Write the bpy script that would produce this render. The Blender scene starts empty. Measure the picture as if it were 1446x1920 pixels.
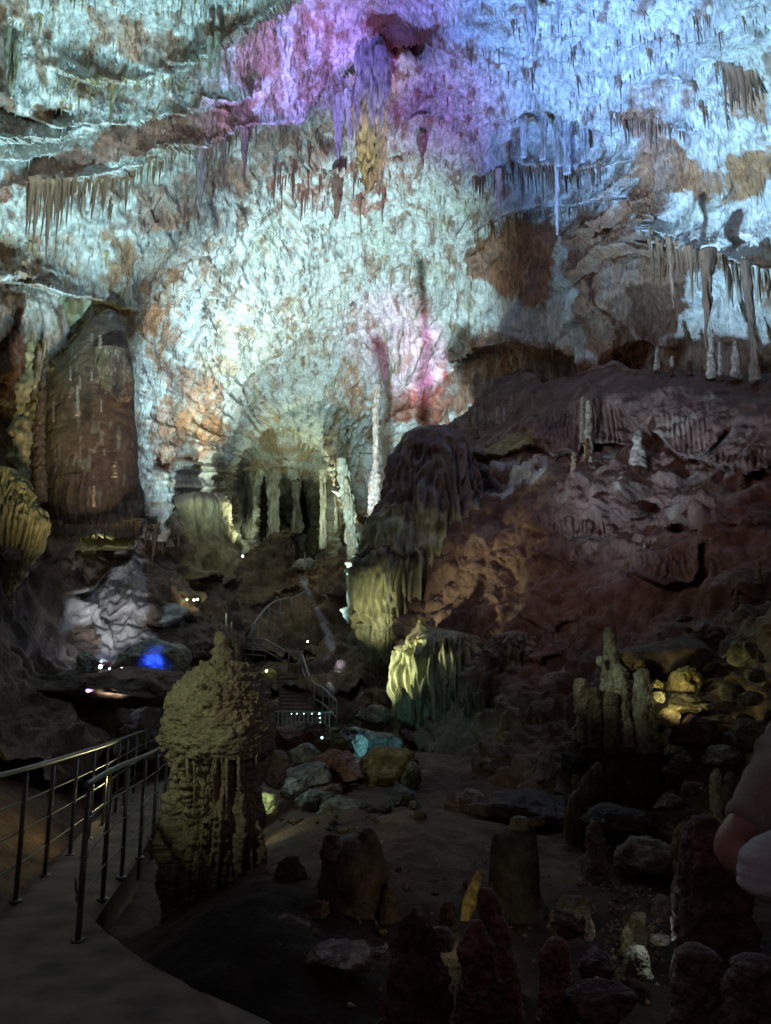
import bpy, math, random
import numpy as np
from mathutils import Vector, Matrix, Euler
random.seed(7); RNG = np.random.default_rng(7)
R = math.radians
SC = bpy.context.scene
COL = SC.collection

# ------------------------------------------------------------------ camera, air, exposure
PITCH = R(11.0); FPX = 1386.0; EYE = 1.6           # photo frame is 1446 x 1920
cam_d = bpy.data.cameras.new('camera'); cam = bpy.data.objects.new('camera', cam_d); COL.objects.link(cam)
cam.location = (0, 0, EYE); cam.rotation_euler = (R(90) + PITCH, 0, 0)
cam_d.sensor_fit = 'VERTICAL'; cam_d.sensor_height = 36.0; cam_d.lens = 18.0 / (960.0 / FPX)
cam_d.clip_start = 0.05; cam_d.clip_end = 400
SC.camera = cam
W = bpy.data.worlds.new('World'); SC.world = W; W.use_nodes = True
bg = W.node_tree.nodes['Background']
bg.inputs[0].default_value = (0.90, 0.62, 0.56, 1); bg.inputs[1].default_value = 0.024
SC.view_settings.view_transform = 'Standard'; SC.view_settings.look = 'None'
SC.view_settings.exposure = 0.0; SC.view_settings.gamma = 1.0
try:
    SC.cycles.max_bounces = 4; SC.cycles.diffuse_bounces = 2; SC.cycles.glossy_bounces = 2
    SC.cycles.transmission_bounces = 2; SC.cycles.sample_clamp_indirect = 2.0
    SC.cycles.use_denoising = True; SC.cycles.denoiser = 'OPENIMAGEDENOISE'
    SC.cycles.use_light_tree = True; SC.cycles.caustics_reflective = False
except Exception:
    pass
CP, SP = math.cos(PITCH), math.sin(PITCH)

def at(px, py, Y):
    """point of the world seen at photo pixel (px, py), Y metres ahead"""
    cx = (np.asarray(px, float) - 723.0) / FPX; cy = (960.0 - np.asarray(py, float)) / FPX
    dy = CP - cy * SP; dz = SP + cy * CP; t = np.asarray(Y, float) / dy
    return np.stack(np.broadcast_arrays(cx * t, np.asarray(Y, float) + 0 * t, EYE + dz * t), -1)
def V(px, py, Y): return Vector([float(a) for a in at(px, py, Y)])
def mpp(py, Y):
    cy = (960.0 - py) / FPX
    return Y / (CP - cy * SP) / FPX
SLOPE = 0.059                                      # the path falls gently away from the camera
def onpath(px, py):
    cx = (px - 723.0) / FPX; cy = (960.0 - py) / FPX
    dy = CP - cy * SP; dz = SP + cy * CP; t = -EYE / (dz + SLOPE * dy)
    return Vector((cx * t, dy * t, EYE + dz * t))
def onz(px, py, z):
    cx = (px - 723.0) / FPX; cy = (960.0 - py) / FPX
    dy = CP - cy * SP; dz = SP + cy * CP; t = (z - EYE) / dz
    return Vector((cx * t, dy * t, z))

# ------------------------------------------------------------------ lamps of the show lighting
def spot(name, pos, tgt, color, power, size, blend=0.8, radius=0.12):
    d = bpy.data.lights.new(name, 'SPOT'); o = bpy.data.objects.new(name, d); COL.objects.link(o)
    o.location = pos; o.rotation_euler = (Vector(tgt) - Vector(pos)).to_track_quat('-Z', 'Y').to_euler()
    d.color = color; d.energy = power; d.spot_size = R(size); d.spot_blend = blend; d.shadow_soft_size = radius
    return o
def glow(name, pos, color, power, radius=0.06):
    d = bpy.data.lights.new(name, 'POINT'); o = bpy.data.objects.new(name, d); COL.objects.link(o)
    o.location = pos; d.color = color; d.energy = power; d.shadow_soft_size = radius
    return o
CYAN = (0.62, 0.90, 1.0); ICE = (0.50, 0.76, 1.0); BLUE = (0.16, 0.34, 1.0); VIOLET = (0.30, 0.10, 1.0)
MAG = (1.0, 0.22, 0.86); GRN = (0.80, 1.0, 0.62); YEL = (1.0, 0.86, 0.34); WARM = (1.0, 0.80, 0.62); TEAL = (0.42, 0.95, 0.95)
# floods standing in the middle of the hall, throwing light up at the vault; last an added slope fill
spot('flood_centre', (-3.0, 19, 0.3), V(600, 540, 38), (.54, .86, 1.0), 54000, 60, 1.0, 0.3)
spot('flood_arch', (-5.0, 36, 5.2), V(395, 640, 38), (0.80, 1.0, 0.84), 7500, 76, 1.0, 0.3)
spot('flood_left', (-3.8, 12.5, 0.3), V(160, 170, 17), (0.42, 0.83, 1.0), 21000, 52, 1.0, 0.25)
spot('flood_left_low', (-5.2, 14.5, 0.4), V(170, 460, 19), (1.0, 0.90, 0.70), 2600, 60, 1.0, 0.25)
spot('flood_right', (-1.5, 10.0, 0.5), V(1240, 220, 17.5), (.32, .62, 1.0), 29000, 44, 1.0, 0.25)
spot('flood_right_far', (-1.5, 10.0, 0.5), V(1330, 540, 18), (0.42, 0.72, 1.0), 9500, 44, 1.0, 0.25)
spot('flood_blue', (-1.0, 9.4, 0.3), V(1010, 120, 19), (.10, .24, 1.0), 30000, 36, 1.0, 0.2)
spot('flood_violet', (-6.0, 15.0, 0.8), V(560, 125, 21), (.30, .15, 1.0), 46000, 18, 1.0, 0.2)
spot('flood_magenta', (3.0, 12.5, 0.8), V(722, 15, 18.5), (.82, .16, 1.0), 10500, 18, 1.0, 0.2)
spot('flood_magenta_low', (3.0, 12.0, 1.2), V(785, 185, 25), (.92, .24, 1.0), 7500, 20, 1.0, 0.2)
spot('flood_giant', (-1.0, 13.0, 0.5), V(697, 265, 20.6), (0.96, 1.0, 0.70), 9000, 9, 1.0, 0.15)
spot('flood_pink', V(775, 792, 29.5), V(765, 665, 38.5), (1.0, 0.34, 0.94), 5600, 34, 1.0, 0.1)
spot('flood_tunnel', V(545, 1000, 51.5), V(545, 830, 56), (0.80, 1.0, 0.76), 9000, 150, 1.0, 0.2)
spot('flood_tunnel_gold', V(640, 1000, 44), V(650, 900, 52), (1.0, 0.92, 0.35), 500, 70, 1.0, 0.2)
spot('slope_fill', (-4.5, 7.0, 8.0), V(1200, 850, 17), (1.0, 0.68, 0.60), 1000, 64, 1.0, 1.0)  # added fill high in the air, stands for bounced light on the hillside

# ------------------------------------------------------------------ noise
def _h(x, y, z):
    h = x * np.uint32(374761393) + y * np.uint32(668265263) + z * np.uint32(1274126177)
    h = (h ^ (h >> np.uint32(13))) * np.uint32(1103515245)
    h = h ^ (h >> np.uint32(16))
    return (h & np.uint32(0xffff)).astype(np.float32) * np.float32(1 / 32767.5) - np.float32(1)
def vnoise(p):
    p = np.asarray(p, np.float32) + np.float32(500)
    i = np.floor(p); f = p - i; i = i.astype(np.int64).astype(np.uint32)
    u = f * f * f * (f * (f * 6 - 15) + 10)
    x, y, z = i[..., 0], i[..., 1], i[..., 2]; o = np.uint32(1)
    ux, uy, uz = u[..., 0], u[..., 1], u[..., 2]
    def lx(yy, zz):
        a = _h(x, yy, zz); return a + (_h(x + o, yy, zz) - a) * ux
    a = lx(y, z); a = a + (lx(y + o, z) - a) * uy
    b = lx(y, z + o); b = b + (lx(y + o, z + o) - b) * uy
    return a + (b - a) * uz
def fbm(p, f=1.0, o=4, gain=0.5, s=(1, 1, 1), off=0.0):
    p = np.asarray(p, np.float32) * np.asarray(s, np.float32) * f + np.float32(off)
    r = 0; a = 1.0; t = 0
    for k in range(o):
        r = r + a * vnoise(p); t += a; a *= gain; p = p * np.float32(2.03) + np.float32(17.3)
    return r / t
def ridge(p, f=1.0, o=3, s=(1, 1, 1), off=0.0, gain=0.5):
    p = np.asarray(p, np.float32) * np.asarray(s, np.float32) * f + np.float32(off)
    r = 0; a = 1.0; t = 0
    for k in range(o):
        r = r + a * (1 - 2 * np.abs(vnoise(p))); t += a; a *= gain; p = p * np.float32(2.03) + np.float32(9.1)
    return r / t
def sstep(a, b, x):
    t = np.clip((x - a) / (b - a), 0, 1); return t * t * (3 - 2 * t)
def mix(a, b, t):
    return a + (np.asarray(b) - a) * np.asarray(t)[..., None]

# ------------------------------------------------------------------ materials (all procedural)
def nd(t, kind, **kw):
    n = t.nodes.new(kind)
    for k, v in kw.items(): setattr(n, k, v)
    return n
def rock(name, rough=0.85, scale=4.0, bump=0.5, dist=0.06, stretch=(1, 1, 1), var=0.35, spec=0.3, fine=22.0, base=None):
    """vertex tint of the stone times fine procedural mottling, with two scales of bump"""
    m = bpy.data.materials.new(name); m.use_nodes = True; t = m.node_tree; L = t.links.new
    b = t.nodes['Principled BSDF']; b.inputs['Roughness'].default_value = rough; b.inputs['Specular IOR Level'].default_value = spec
    tc = nd(t, 'ShaderNodeTexCoord'); mp = nd(t, 'ShaderNodeMapping'); mp.inputs['Scale'].default_value = stretch
    L(tc.outputs['Object'], mp.inputs['Vector'])
    n1 = nd(t, 'ShaderNodeTexNoise'); n1.inputs['Scale'].default_value = scale; n1.inputs['Detail'].default_value = 6; n1.inputs['Roughness'].default_value = 0.65
    n2 = nd(t, 'ShaderNodeTexNoise'); n2.inputs['Scale'].default_value = fine; n2.inputs['Detail'].default_value = 4
    L(mp.outputs[0], n1.inputs['Vector']); L(mp.outputs[0], n2.inputs['Vector'])
    if base is None:
        a = nd(t, 'ShaderNodeAttribute', attribute_name='col'); csock = a.outputs['Color']
    else:
        a = nd(t, 'ShaderNodeRGB'); a.outputs[0].default_value = (*base, 1); csock = a.outputs[0]
    mr = nd(t, 'ShaderNodeMapRange'); mr.inputs[1].default_value = 0.3; mr.inputs[2].default_value = 0.7
    mr.inputs[3].default_value = 1 - var; mr.inputs[4].default_value = 1 + var
    L(n1.outputs['Fac'], mr.inputs[0])
    mr2 = nd(t, 'ShaderNodeMapRange'); mr2.inputs[1].default_value = 0.3; mr2.inputs[2].default_value = 0.7
    mr2.inputs[3].default_value = 1 - var * .6; mr2.inputs[4].default_value = 1 + var * .6
    L(n2.outputs['Fac'], mr2.inputs[0])
    mu = nd(t, 'ShaderNodeMath', operation='MULTIPLY'); L(mr.outputs[0], mu.inputs[0]); L(mr2.outputs[0], mu.inputs[1])
    vm = nd(t, 'ShaderNodeVectorMath', operation='SCALE'); L(csock, vm.inputs[0]); L(mu.outputs[0], vm.inputs['Scale'])
    L(vm.outputs[0], b.inputs['Base Color'])
    ad = nd(t, 'ShaderNodeMath', operation='MULTIPLY_ADD'); ad.inputs[1].default_value = 0.35
    L(n2.outputs['Fac'], ad.inputs[0]); L(n1.outputs['Fac'], ad.inputs[2])
    bp = nd(t, 'ShaderNodeBump'); bp.inputs['Strength'].default_value = bump; bp.inputs['Distance'].default_value = dist
    L(ad.outputs[0], bp.inputs['Height']); L(bp.outputs[0], b.inputs['Normal'])
    return m
def plain(name, c, rough=0.5, metal=0.0, emit=None, strength=0.0, spec=0.5, nscale=30, nvar=0.15):
    m = bpy.data.materials.new(name); m.use_nodes = True; t = m.node_tree; L = t.links.new
    b = t.nodes['Principled BSDF']; b.inputs['Roughness'].default_value = rough; b.inputs['Metallic'].default_value = metal
    b.inputs['Specular IOR Level'].default_value = spec
    n = nd(t, 'ShaderNodeTexNoise'); n.inputs['Scale'].default_value = nscale; n.inputs['Detail'].default_value = 5
    tc = nd(t, 'ShaderNodeTexCoord'); L(tc.outputs['Object'], n.inputs['Vector'])
    r = nd(t, 'ShaderNodeMapRange'); r.inputs[1].default_value = .3; r.inputs[2].default_value = .7; r.inputs[3].default_value = 1 - nvar; r.inputs[4].default_value = 1 + nvar
    L(n.outputs['Fac'], r.inputs[0])
    vm = nd(t, 'ShaderNodeVectorMath', operation='SCALE'); vm.inputs[0].default_value = c; L(r.outputs[0], vm.inputs['Scale'])
    L(vm.outputs[0], b.inputs['Base Color'])
    if emit: b.inputs['Emission Color'].default_value = (*emit, 1); b.inputs['Emission Strength'].default_value = strength
    return m
M_CEIL = rock('calcite_vault', 0.8, 2.0, 0.75, 0.18, (1, 1, .40), 0.32, 0.25, 8.0)
M_SLOPE = rock('brown_flowstone', 0.75, 2.4, 0.9, 0.12, (1, 1, .7), 0.34, 0.3, 10.0)
M_WALL = rock('grotto_rock', 0.8, 1.4, 0.8, 0.22, (1, 1, .5), 0.35, 0.25, 6.0)
M_FLOW = rock('fluted_flowstone', 0.55, 2.2, 0.6, 0.08, (1, 1, .25), 0.28, 0.4, 9.0)
M_DRIP = rock('dripstone', 0.6, 3.0, 0.5, 0.05, (1, 1, .3), 0.25, 0.35, 10.0)
M_NEAR = rock('popcorn_stalagmite', 0.75, 7.0, 0.8, 0.035, (1, 1, 1), 0.35, 0.3, 26.0)
M_GROUND = rock('cave_earth', 0.9, 3.0, 0.7, 0.06, (1, 1, 1), 0.35, 0.2, 16.0)
M_BOULDER = rock('limestone_block', 0.8, 3.0, 0.8, 0.08, (1, 1, 1), 0.35, 0.3, 14.0)
M_WET = rock('wet_rock', 0.12, 3.0, 1.0, 0.12, (1, 1, 1), 0.3, 1.0, 12.0)
M_CONC = plain('path_concrete', (0.22, 0.155, 0.115), 0.85, nscale=3.5, nvar=.45)
M_STEEL = plain('rail_steel', (0.22, 0.22, 0.22), 0.42, 0.8)
M_DSTEEL = plain('far_rail_paint', (0.42, 0.42, 0.40), 0.45, 0.2)
M_HOUSE = plain('lamp_housing', (0.03, 0.03, 0.03), 0.5)

# ------------------------------------------------------------------ object helpers
def tag(o, label=None, cat=None, group=None, kind=None):
    if label: o['label'] = label
    if cat: o['category'] = cat
    if group: o['group'] = group
    if kind: o['kind'] = kind
    return o
def empty(name, loc, label=None, cat=None, group=None):
    o = bpy.data.objects.new(name, None); COL.objects.link(o); o.location = loc; o.empty_display_size = .2
    return tag(o, label, cat, group)
def mesh_np(name, v, quads, tris=None, col=None, smooth=True):
    me = bpy.data.meshes.new(name); v = np.asarray(v, np.float32)
    nq = len(quads); nt = 0 if tris is None else len(tris)
    me.vertices.add(len(v)); me.vertices.foreach_set('co', v.ravel())
    li = np.asarray(quads, np.int32).reshape(-1)
    tot = np.full(nq, 4, np.int32)
    if nt: li = np.concatenate([li, np.asarray(tris, np.int32).reshape(-1)]); tot = np.concatenate([tot, np.full(nt, 3, np.int32)])
    me.loops.add(len(li)); me.loops.foreach_set('vertex_index', li)
    st = np.zeros(len(tot), np.int32); st[1:] = np.cumsum(tot)[:-1]
    me.polygons.add(len(tot)); me.polygons.foreach_set('loop_start', st); me.polygons.foreach_set('loop_total', tot)
    if smooth: me.polygons.foreach_set('use_smooth', np.ones(len(tot), bool))
    if col is not None:
        a = me.attributes.new('col', 'FLOAT_COLOR', 'POINT')
        c = np.ones((len(v), 4), np.float32); c[:, :3] = col; a.data.foreach_set('color', c.ravel())
    me.update(calc_edges=True); me.validate()
    return me
def link(name, me, mat, parent=None):
    if not me.materials: me.materials.append(mat)
    o = bpy.data.objects.new(name, me); COL.objects.link(o)
    if parent is not None: o.parent = parent
    return o
def pip(px, py, poly):
    """points in polygon, vectorised"""
    c = np.zeros(px.shape, bool); n = len(poly)
    for i in range(n):
        x1, y1 = poly[i]; x2, y2 = poly[(i + 1) % n]
        if y1 == y2: continue
        c ^= ((y1 > py) != (y2 > py)) & (px < (x2 - x1) * (py - y1) / (y2 - y1) + x1)
    return c
def sdist(px, py, poly):
    """signed distance in photo pixels, positive inside"""
    d = np.full(px.shape, 1e9); n = len(poly)
    for i in range(n):
        x1, y1 = poly[i]; x2, y2 = poly[(i + 1) % n]; dx, dy = x2 - x1, y2 - y1
        t = np.clip(((px - x1) * dx + (py - y1) * dy) / (dx * dx + dy * dy + 1e-9), 0, 1)
        d = np.minimum(d, np.hypot(px - x1 - t * dx, py - y1 - t * dy))
    return np.where(pip(px, py, poly), d, -d)
def tps(ctrl):
    """smooth depth through (x, y, Y) control points"""
    c = np.array(ctrl, float); P = c[:, :2] / 500.0; n = len(c)
    def U(r2): return 0.5 * r2 * np.log(r2 + 1e-12)
    K = U(((P[:, None] - P[None]) ** 2).sum(-1)) + np.eye(n) * 2e-3
    A = np.zeros((n + 3, n + 3)); A[:n, :n] = K; A[:n, n] = 1; A[:n, n + 1:] = P; A[n, :n] = 1; A[n + 1:, :n] = P.T
    w = np.linalg.solve(A, np.concatenate([np.log(c[:, 2]), np.zeros(3)]))
    def f(px, py):
        q = np.stack([px, py], -1).astype(float) / 500.0; r = w[n] + q @ w[n + 1:]
        for k in range(n): r = r + w[k] * U(((q - P[k]) ** 2).sum(-1))
        return np.exp(r)
    return f

class Sheet:
    """a relief of rock standing at its own distances: surface, rim turned back into the rock"""
    def __init__(s, name, poly, ctrl, xs, ys, feats, disp, colour, mat, rim=2.5, warp=10.0, wf=0.02):
        s.xs, s.ys = xs, ys
        PX, PY = np.meshgrid(xs, ys); q = np.stack([PX, PY, 0 * PX], -1)
        wx = PX + warp * fbm(q, wf, 3); wy = PY + warp * fbm(q, wf, 3, off=40.)
        Y = tps(ctrl)(PX, PY)
        p = at(PX, PY, Y)
        for f in feats: Y = Y - f(PX, PY, wx, wy)
        n = np.cross(np.gradient(p, axis=1), np.gradient(p, axis=0)); n /= np.linalg.norm(n, axis=-1, keepdims=True) + 1e-9
        view = p - np.array([0, 0, EYE]); n *= -np.sign((n * view).sum(-1, keepdims=True)); p = at(PX, PY, Y)
        p = p + n * disp(p, PX, PY)[..., None]
        s.p = p; s.col = np.clip(colour(p, PX, PY, wx, wy), 0.004, 0.85)
        ok = pip(wx, wy, poly)
        f = ok[:-1, :-1] & ok[1:, :-1] & ok[:-1, 1:] & ok[1:, 1:]
        h, w = PX.shape; idx = np.arange(h * w).reshape(h, w)
        q4 = np.stack([idx[:-1, :-1], idx[1:, :-1], idx[1:, 1:], idx[:-1, 1:]], -1)[f]
        e = np.concatenate([q4[:, [0, 1]], q4[:, [1, 2]], q4[:, [2, 3]], q4[:, [3, 0]]])
        key = np.sort(e, 1); _, inv, cnt = np.unique(key[:, 0] * (h * w) + key[:, 1], return_inverse=True, return_counts=True)
        be = e[cnt[inv] == 1]
        vv = p.reshape(-1, 3); cc = s.col.reshape(-1, 3)
        used = np.unique(np.concatenate([q4.ravel()])); remap = np.full(h * w, -1); remap[used] = np.arange(len(used))
        bv = np.unique(be); bmap = np.full(h * w, -1); bmap[bv] = np.arange(len(bv)) + len(used)
        dirv = vv[bv] - np.array([0, 0, EYE]); dirv /= np.linalg.norm(dirv, axis=1, keepdims=True)
        back = vv[bv] + dirv * rim
        quads = np.concatenate([remap[q4], np.stack([remap[be[:, 1]], remap[be[:, 0]], bmap[be[:, 0]], bmap[be[:, 1]]], 1)])
        s.obj = link(name, mesh_np(name, np.concatenate([vv[used], back]), quads, col=np.concatenate([cc[used], cc[bv]])), mat)
        s.obj['kind'] = 'structure'
    def ij(s, px, py):
        return (np.clip(np.searchsorted(s.ys, py), 0, len(s.ys) - 1), np.clip(np.searchsorted(s.xs, px), 0, len(s.xs) - 1))
    def pos(s, px, py): return s.p[s.ij(px, py)]
    def tint(s, px, py): return s.col[s.ij(px, py)]

def axis(parts):
    return np.concatenate([np.arange(a, b, st) for a, b, st in parts])
def lip(line, amp, up=60.0, down=25.0):
    """a ledge: stone swells towards its lower lip and is cut back below it"""
    lx = [a for a, b in line]; ly = [b for a, b in line]
    def f(PX, PY, wx, wy):
        y = np.interp(wx, lx, ly); s = wy - y
        x0, x1 = lx[0], lx[-1]; e = sstep(x0 - 25, x0 + 25, wx) * (1 - sstep(x1 - 25, x1 + 25, wx))
        k = sstep(-4, 5, s); return amp * e * (np.exp(np.minimum(s, 0) / up) * (1 - k) - 0.6 * np.exp(-np.maximum(s, 0) / down) * k)
    return f
def dent(x, y, rx, ry, amp):
    def f(PX, PY, wx, wy): return -amp * np.exp(-(((wx - x) / rx) ** 2 + ((wy - y) / ry) ** 2))
    return f

BROWN = np.array([.30, .185, .115]); PALE = np.array([.64, .63, .58]); DKB = np.array([.16, .095, .06])
ORNG = np.array([.36, .22, .135]); OLIVE = np.array([.34, .29, .13]); MAROON = np.array([.150, .080, .064])
GREYB = np.array([.36, .27, .225]); OCHRE = np.array([.50, .38, .12]); RED = np.array([.36, .16, .12])

# ------------------------------------------------------------------ the vault
ARCH = [(395, 1130), (400, 1010), (408, 960), (415, 910), (430, 868), (455, 832), (490, 808), (530, 796), (565, 800), (598, 822),
        (618, 858), (636, 900), (650, 945), (660, 985), (655, 1010), (648, 1060), (640, 1130)]
VAULT = [(-420, -330), (1860, -330), (1860, 900), (1300, 1000), (720, 1050), (660, 1050)] + ARCH[-2::-1] + [(380, 1130), (345, 1010), (300, 1030), (255, 1000), (60, 900), (-420, 760)]
PATCH = [  # bare stone where no white calcite grows, some hollows with shade painted in: outline, tint, how complete
 ([(-20, 335), (60, 302), (140, 282), (205, 236), (215, 228), (300, 228), (370, 198), (400, 170), (440, 160), (478, 180), (480, 225), (440, 240), (390, 255), (300, 275), (220, 308), (140, 322), (60, 347), (-20, 360)], (.27, .185, .155), .97),
 ([(130, -10), (235, 10), (270, 45), (350, 38), (420, 30), (520, -10), (560, -10), (430, 62), (335, 100), (300, 118), (240, 105), (205, 78), (190, 100), (125, 95), (130, 76), (200, 70), (160, 35)], BROWN, .85),
 ([(48, 216), (80, 195), (110, 186), (148, 205), (146, 220), (120, 200), (95, 214), (76, 242)], DKB, 1.0),
 ([(-20, -20), (20, -20), (30, 60), (10, 120), (-20, 150)], DKB, .8),
 ([(-40, 120), (12, 130), (14, 200), (-40, 260)], DKB, .8),
 ([(235, 345), (330, 325), (400, 292), (470, 300), (480, 250), (530, 228), (600, 235), (610, 275), (520, 292), (470, 335), (400, 362), (350, 400), (270, 430), (190, 435), (230, 385)], GREYB, .85),
 ([(-20, 430), (60, 440), (150, 430), (230, 440), (330, 440), (340, 520), (320, 600), (330, 660), (280, 650), (240, 600), (200, 560), (100, 540), (20, 530)], (.33, .23, .13), .62),
 ([(262, 610), (300, 560), (335, 580), (330, 690), (400, 690), (425, 740), (420, 800), (385, 860), (340, 872), (310, 905), (282, 870), (262, 800), (300, 740)], ORNG, .78),
 ([(888, 490), (920, 442), (980, 415), (1040, 425), (1052, 480), (1048, 540), (1030, 580), (960, 560), (910, 530)], (.34, .215, .14), .95),
 ([(1060, 400), (1180, 385), (1230, 450), (1310, 490), (1312, 580), (1250, 640), (1205, 700), (1100, 665), (1075, 560), (1060, 480)], (.33, .23, .155), .92),
 ([(1150, 190), (1230, 200), (1270, 250), (1340, 290), (1372, 330), (1350, 358), (1260, 400), (1215, 425), (1185, 380), (1195, 300), (1200, 250)], (.33, .22, .13), .95),
 ([(1378, 285), (1470, 275), (1470, 345), (1400, 368), (1345, 395), (1360, 345)], (.34, .23, .12), .95),
 ([(1390, 150), (1470, 160), (1470, 235), (1405, 215)], (.33, .22, .13), .85),
 ([(1175, 540), (1310, 530), (1312, 590), (1250, 640), (1190, 690), (1160, 620)], (.11, .075, .055), .85),  # shade of the dark hollow at right, painted into the tint
 ([(850, 690), (905, 640), (960, 610), (1050, 640), (1110, 680), (1200, 700), (1470, 690), (1470, 830), (1050, 800), (940, 740), (860, 780), (780, 800), (740, 790), (760, 770)], (.30, .19, .14), .88),
 ([(490, 295), (600, 265), (720, 300), (770, 340), (740, 400), (640, 400), (560, 385), (500, 350)], (.40, .20, .17), .45),
 ([(725, 700), (760, 735), (800, 740), (830, 700), (860, 720), (810, 800), (735, 800)], RED, .8),
 ([(700, 70), (740, 60), (820, 55), (815, 85), (760, 110), (715, 105)], DKB, .95),  # dark of the hole beside the giant, painted into the tint
 ([(430, 60), (560, 0), (540, 60), (640, 45), (520, 110), (470, 170), (430, 150)], (.33, .22, .20), .6),
 ([(620, 700), (690, 680), (705, 850), (680, 920), (610, 860), (600, 790)], (.42, .25, .12), .55),
 ([(1300, 455), (1340, 440), (1360, 480), (1320, 500)], BROWN, .7), ([(1410, 440), (1470, 440), (1470, 560), (1420, 540)], BROWN, .75),
 ([(1230, 640), (1330, 600), (1470, 650), (1470, 720), (1230, 710)], (.24, .15, .11), .55),
 ([(1106, 500), (1122, 512), (1140, 566), (1165, 618), (1190, 676), (1180, 676), (1155, 622), (1130, 572)], (.10, .055, .035), 1.0),
 ([(-20, 560), (35, 560), (45, 700), (60, 900), (-20, 900)], DKB, .9),  # black of the void at the left edge, painted into the tint
]
STREAKS = [([(1050, 430), (1068, 540), (1090, 555), (1095, 600), (1062, 620), (1056, 560)], .95),
           ([(900, 540), (960, 570), (1030, 600), (1060, 640), (1140, 662), (1130, 672), (1040, 650), (940, 610)], .85),
           ([(1215, 425), (1270, 420), (1350, 395), (1470, 345), (1470, 440), (1420, 470), (1380, 500), (1300, 465), (1240, 450)], .9),
           ([(1300, 560), (1390, 540), (1440, 560), (1450, 650), (1390, 690), (1300, 680), (1290, 640)], .75),
           ([(1225, 355), (1290, 360), (1295, 400), (1265, 402)], .9), ([(230, 500), (320, 430), (330, 480), (240, 540)], .6),
           ([(1230, 240), (1330, 230), (1360, 280), (1345, 320), (1330, 330), (1300, 280)], .85), ([(330, 885), (400, 855), (430, 830), (400, 910), (340, 960)], .8)]
def vault_colour(p, PX, PY, wx, wy):
    ax = PX + 24 * fbm(np.stack([PX, PY, 0 * PX], -1), .03, 5, .62, off=3.); ay = PY + 18 * fbm(np.stack([PX, PY, 0 * PX], -1), .03, 5, .62, off=71.)
    c = np.broadcast_to(PALE, p.shape).copy()
    ang, rad_ = np.arctan2(PY - 930, PX - 545), np.hypot(PX - 545, (PY - 930) * .9)
    fan = sstep(420, 160, rad_) * sstep(-40, 60, 1000 - PY); qf = np.stack([ang * 9, rad_ * .010, 0 * rad_], -1)
    s1 = fbm(qf, 1.6, 4, .6, off=81.)
    f1 = fbm(p, .35, 4, off=5.); f2 = fbm(p, 2.6, 4, .6, s=(1, .6, .45), off=11.); f3 = ridge(p, 1.5, 3, s=(.8, .8, 1.4), off=21.)
    c = mix(c, np.array([.55, .56, .42]), sstep(.1, .45, fbm(p, .5, 3, off=33.)) * .6)
    f4 = ridge(p, 5.5, 2, s=(1, 1, .28), off=61.)
    br = sstep(.10, .34, f2 + .5 * f1 + .16 * (f3 - .3)) * .66
    c = mix(c, np.array([.40, .35, .29]), sstep(.25, .62, f4) * .55)
    c = mix(c, np.array([.34, .19, .105]), br)
    c = mix(c, np.array([.20, .12, .08]), sstep(.20, .40, f2) * .6)
    c = mix(c, np.array([.40, .25, .12]), sstep(.10, .34, s1) * fan * .75); c = mix(c, PALE, sstep(-.1, .2, -s1) * fan * .75)
    for poly, tint, k in PATCH:
        d = sdist(ax, ay, poly); inside = sstep(-4, 7, d + 16 * (f2 + .4 * f1))
        tt = np.asarray(tint) * [1.0, .74, .60] * (1 + .35 * f2 + .25 * f1)[..., None]
        c = mix(c, tt, inside * k * np.clip(1 - (1 - k) * 2.2 * sstep(-.05, .2, -f2), 0, 1))
    for poly, k in STREAKS:
        d = sdist(ax, ay, poly); c = mix(c, PALE * (1 + .15 * f2)[..., None], sstep(-3, 5, d + 14 * f2) * k)
    return c
def vault_disp(p, PX, PY):
    ang, rad_ = np.arctan2(PY - 930, PX - 545), np.hypot(PX - 545, (PY - 930) * .9); fan = sstep(420, 160, rad_)
    zz = p[..., 2] * .42 + 1.1 * fbm(p, .16, 3, off=44.); saw = zz - np.floor(zz); terr = (sstep(0, .12, saw) * (1 - saw) - .45) * sstep(-.1, .35, fbm(p, .13, 2, off=52.))
    d = .9 * terr * (1 - fan) + fan * .35 * ridge(np.stack([ang * 9, rad_ * .008, 0 * rad_], -1), 1.4, 3, off=81.) + 1.1 * fbm(p, .20, 3) + .42 * fbm(p, .8, 3, s=(1, 1, .6), off=4.) + (.10 + .26 * sstep(-.25, .25, fbm(p, .3, 2, off=91.))) * ridge(p, 1.6, 3, s=(1, 1, .4), off=8.) + (.03 + .15 * sstep(-.2, .25, fbm(p, .34, 2, off=95.))) * ridge(p, 3.6, 2, s=(1, 1, .30), off=31.) + .10 * fbm(p, 7.0, 2, s=(1, 1, .35), off=2.)
    far = sstep(10, 30, p[..., 1]); return d * (.55 + .45 * far)
def funnel(PX, PY, wx, wy):
    return -9.0 * np.exp(-np.maximum(0, -sdist(PX, PY, ARCH + [(640, 1300), (395, 1300)])) / 26.0) * sstep(-330, 700, PY)
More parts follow.
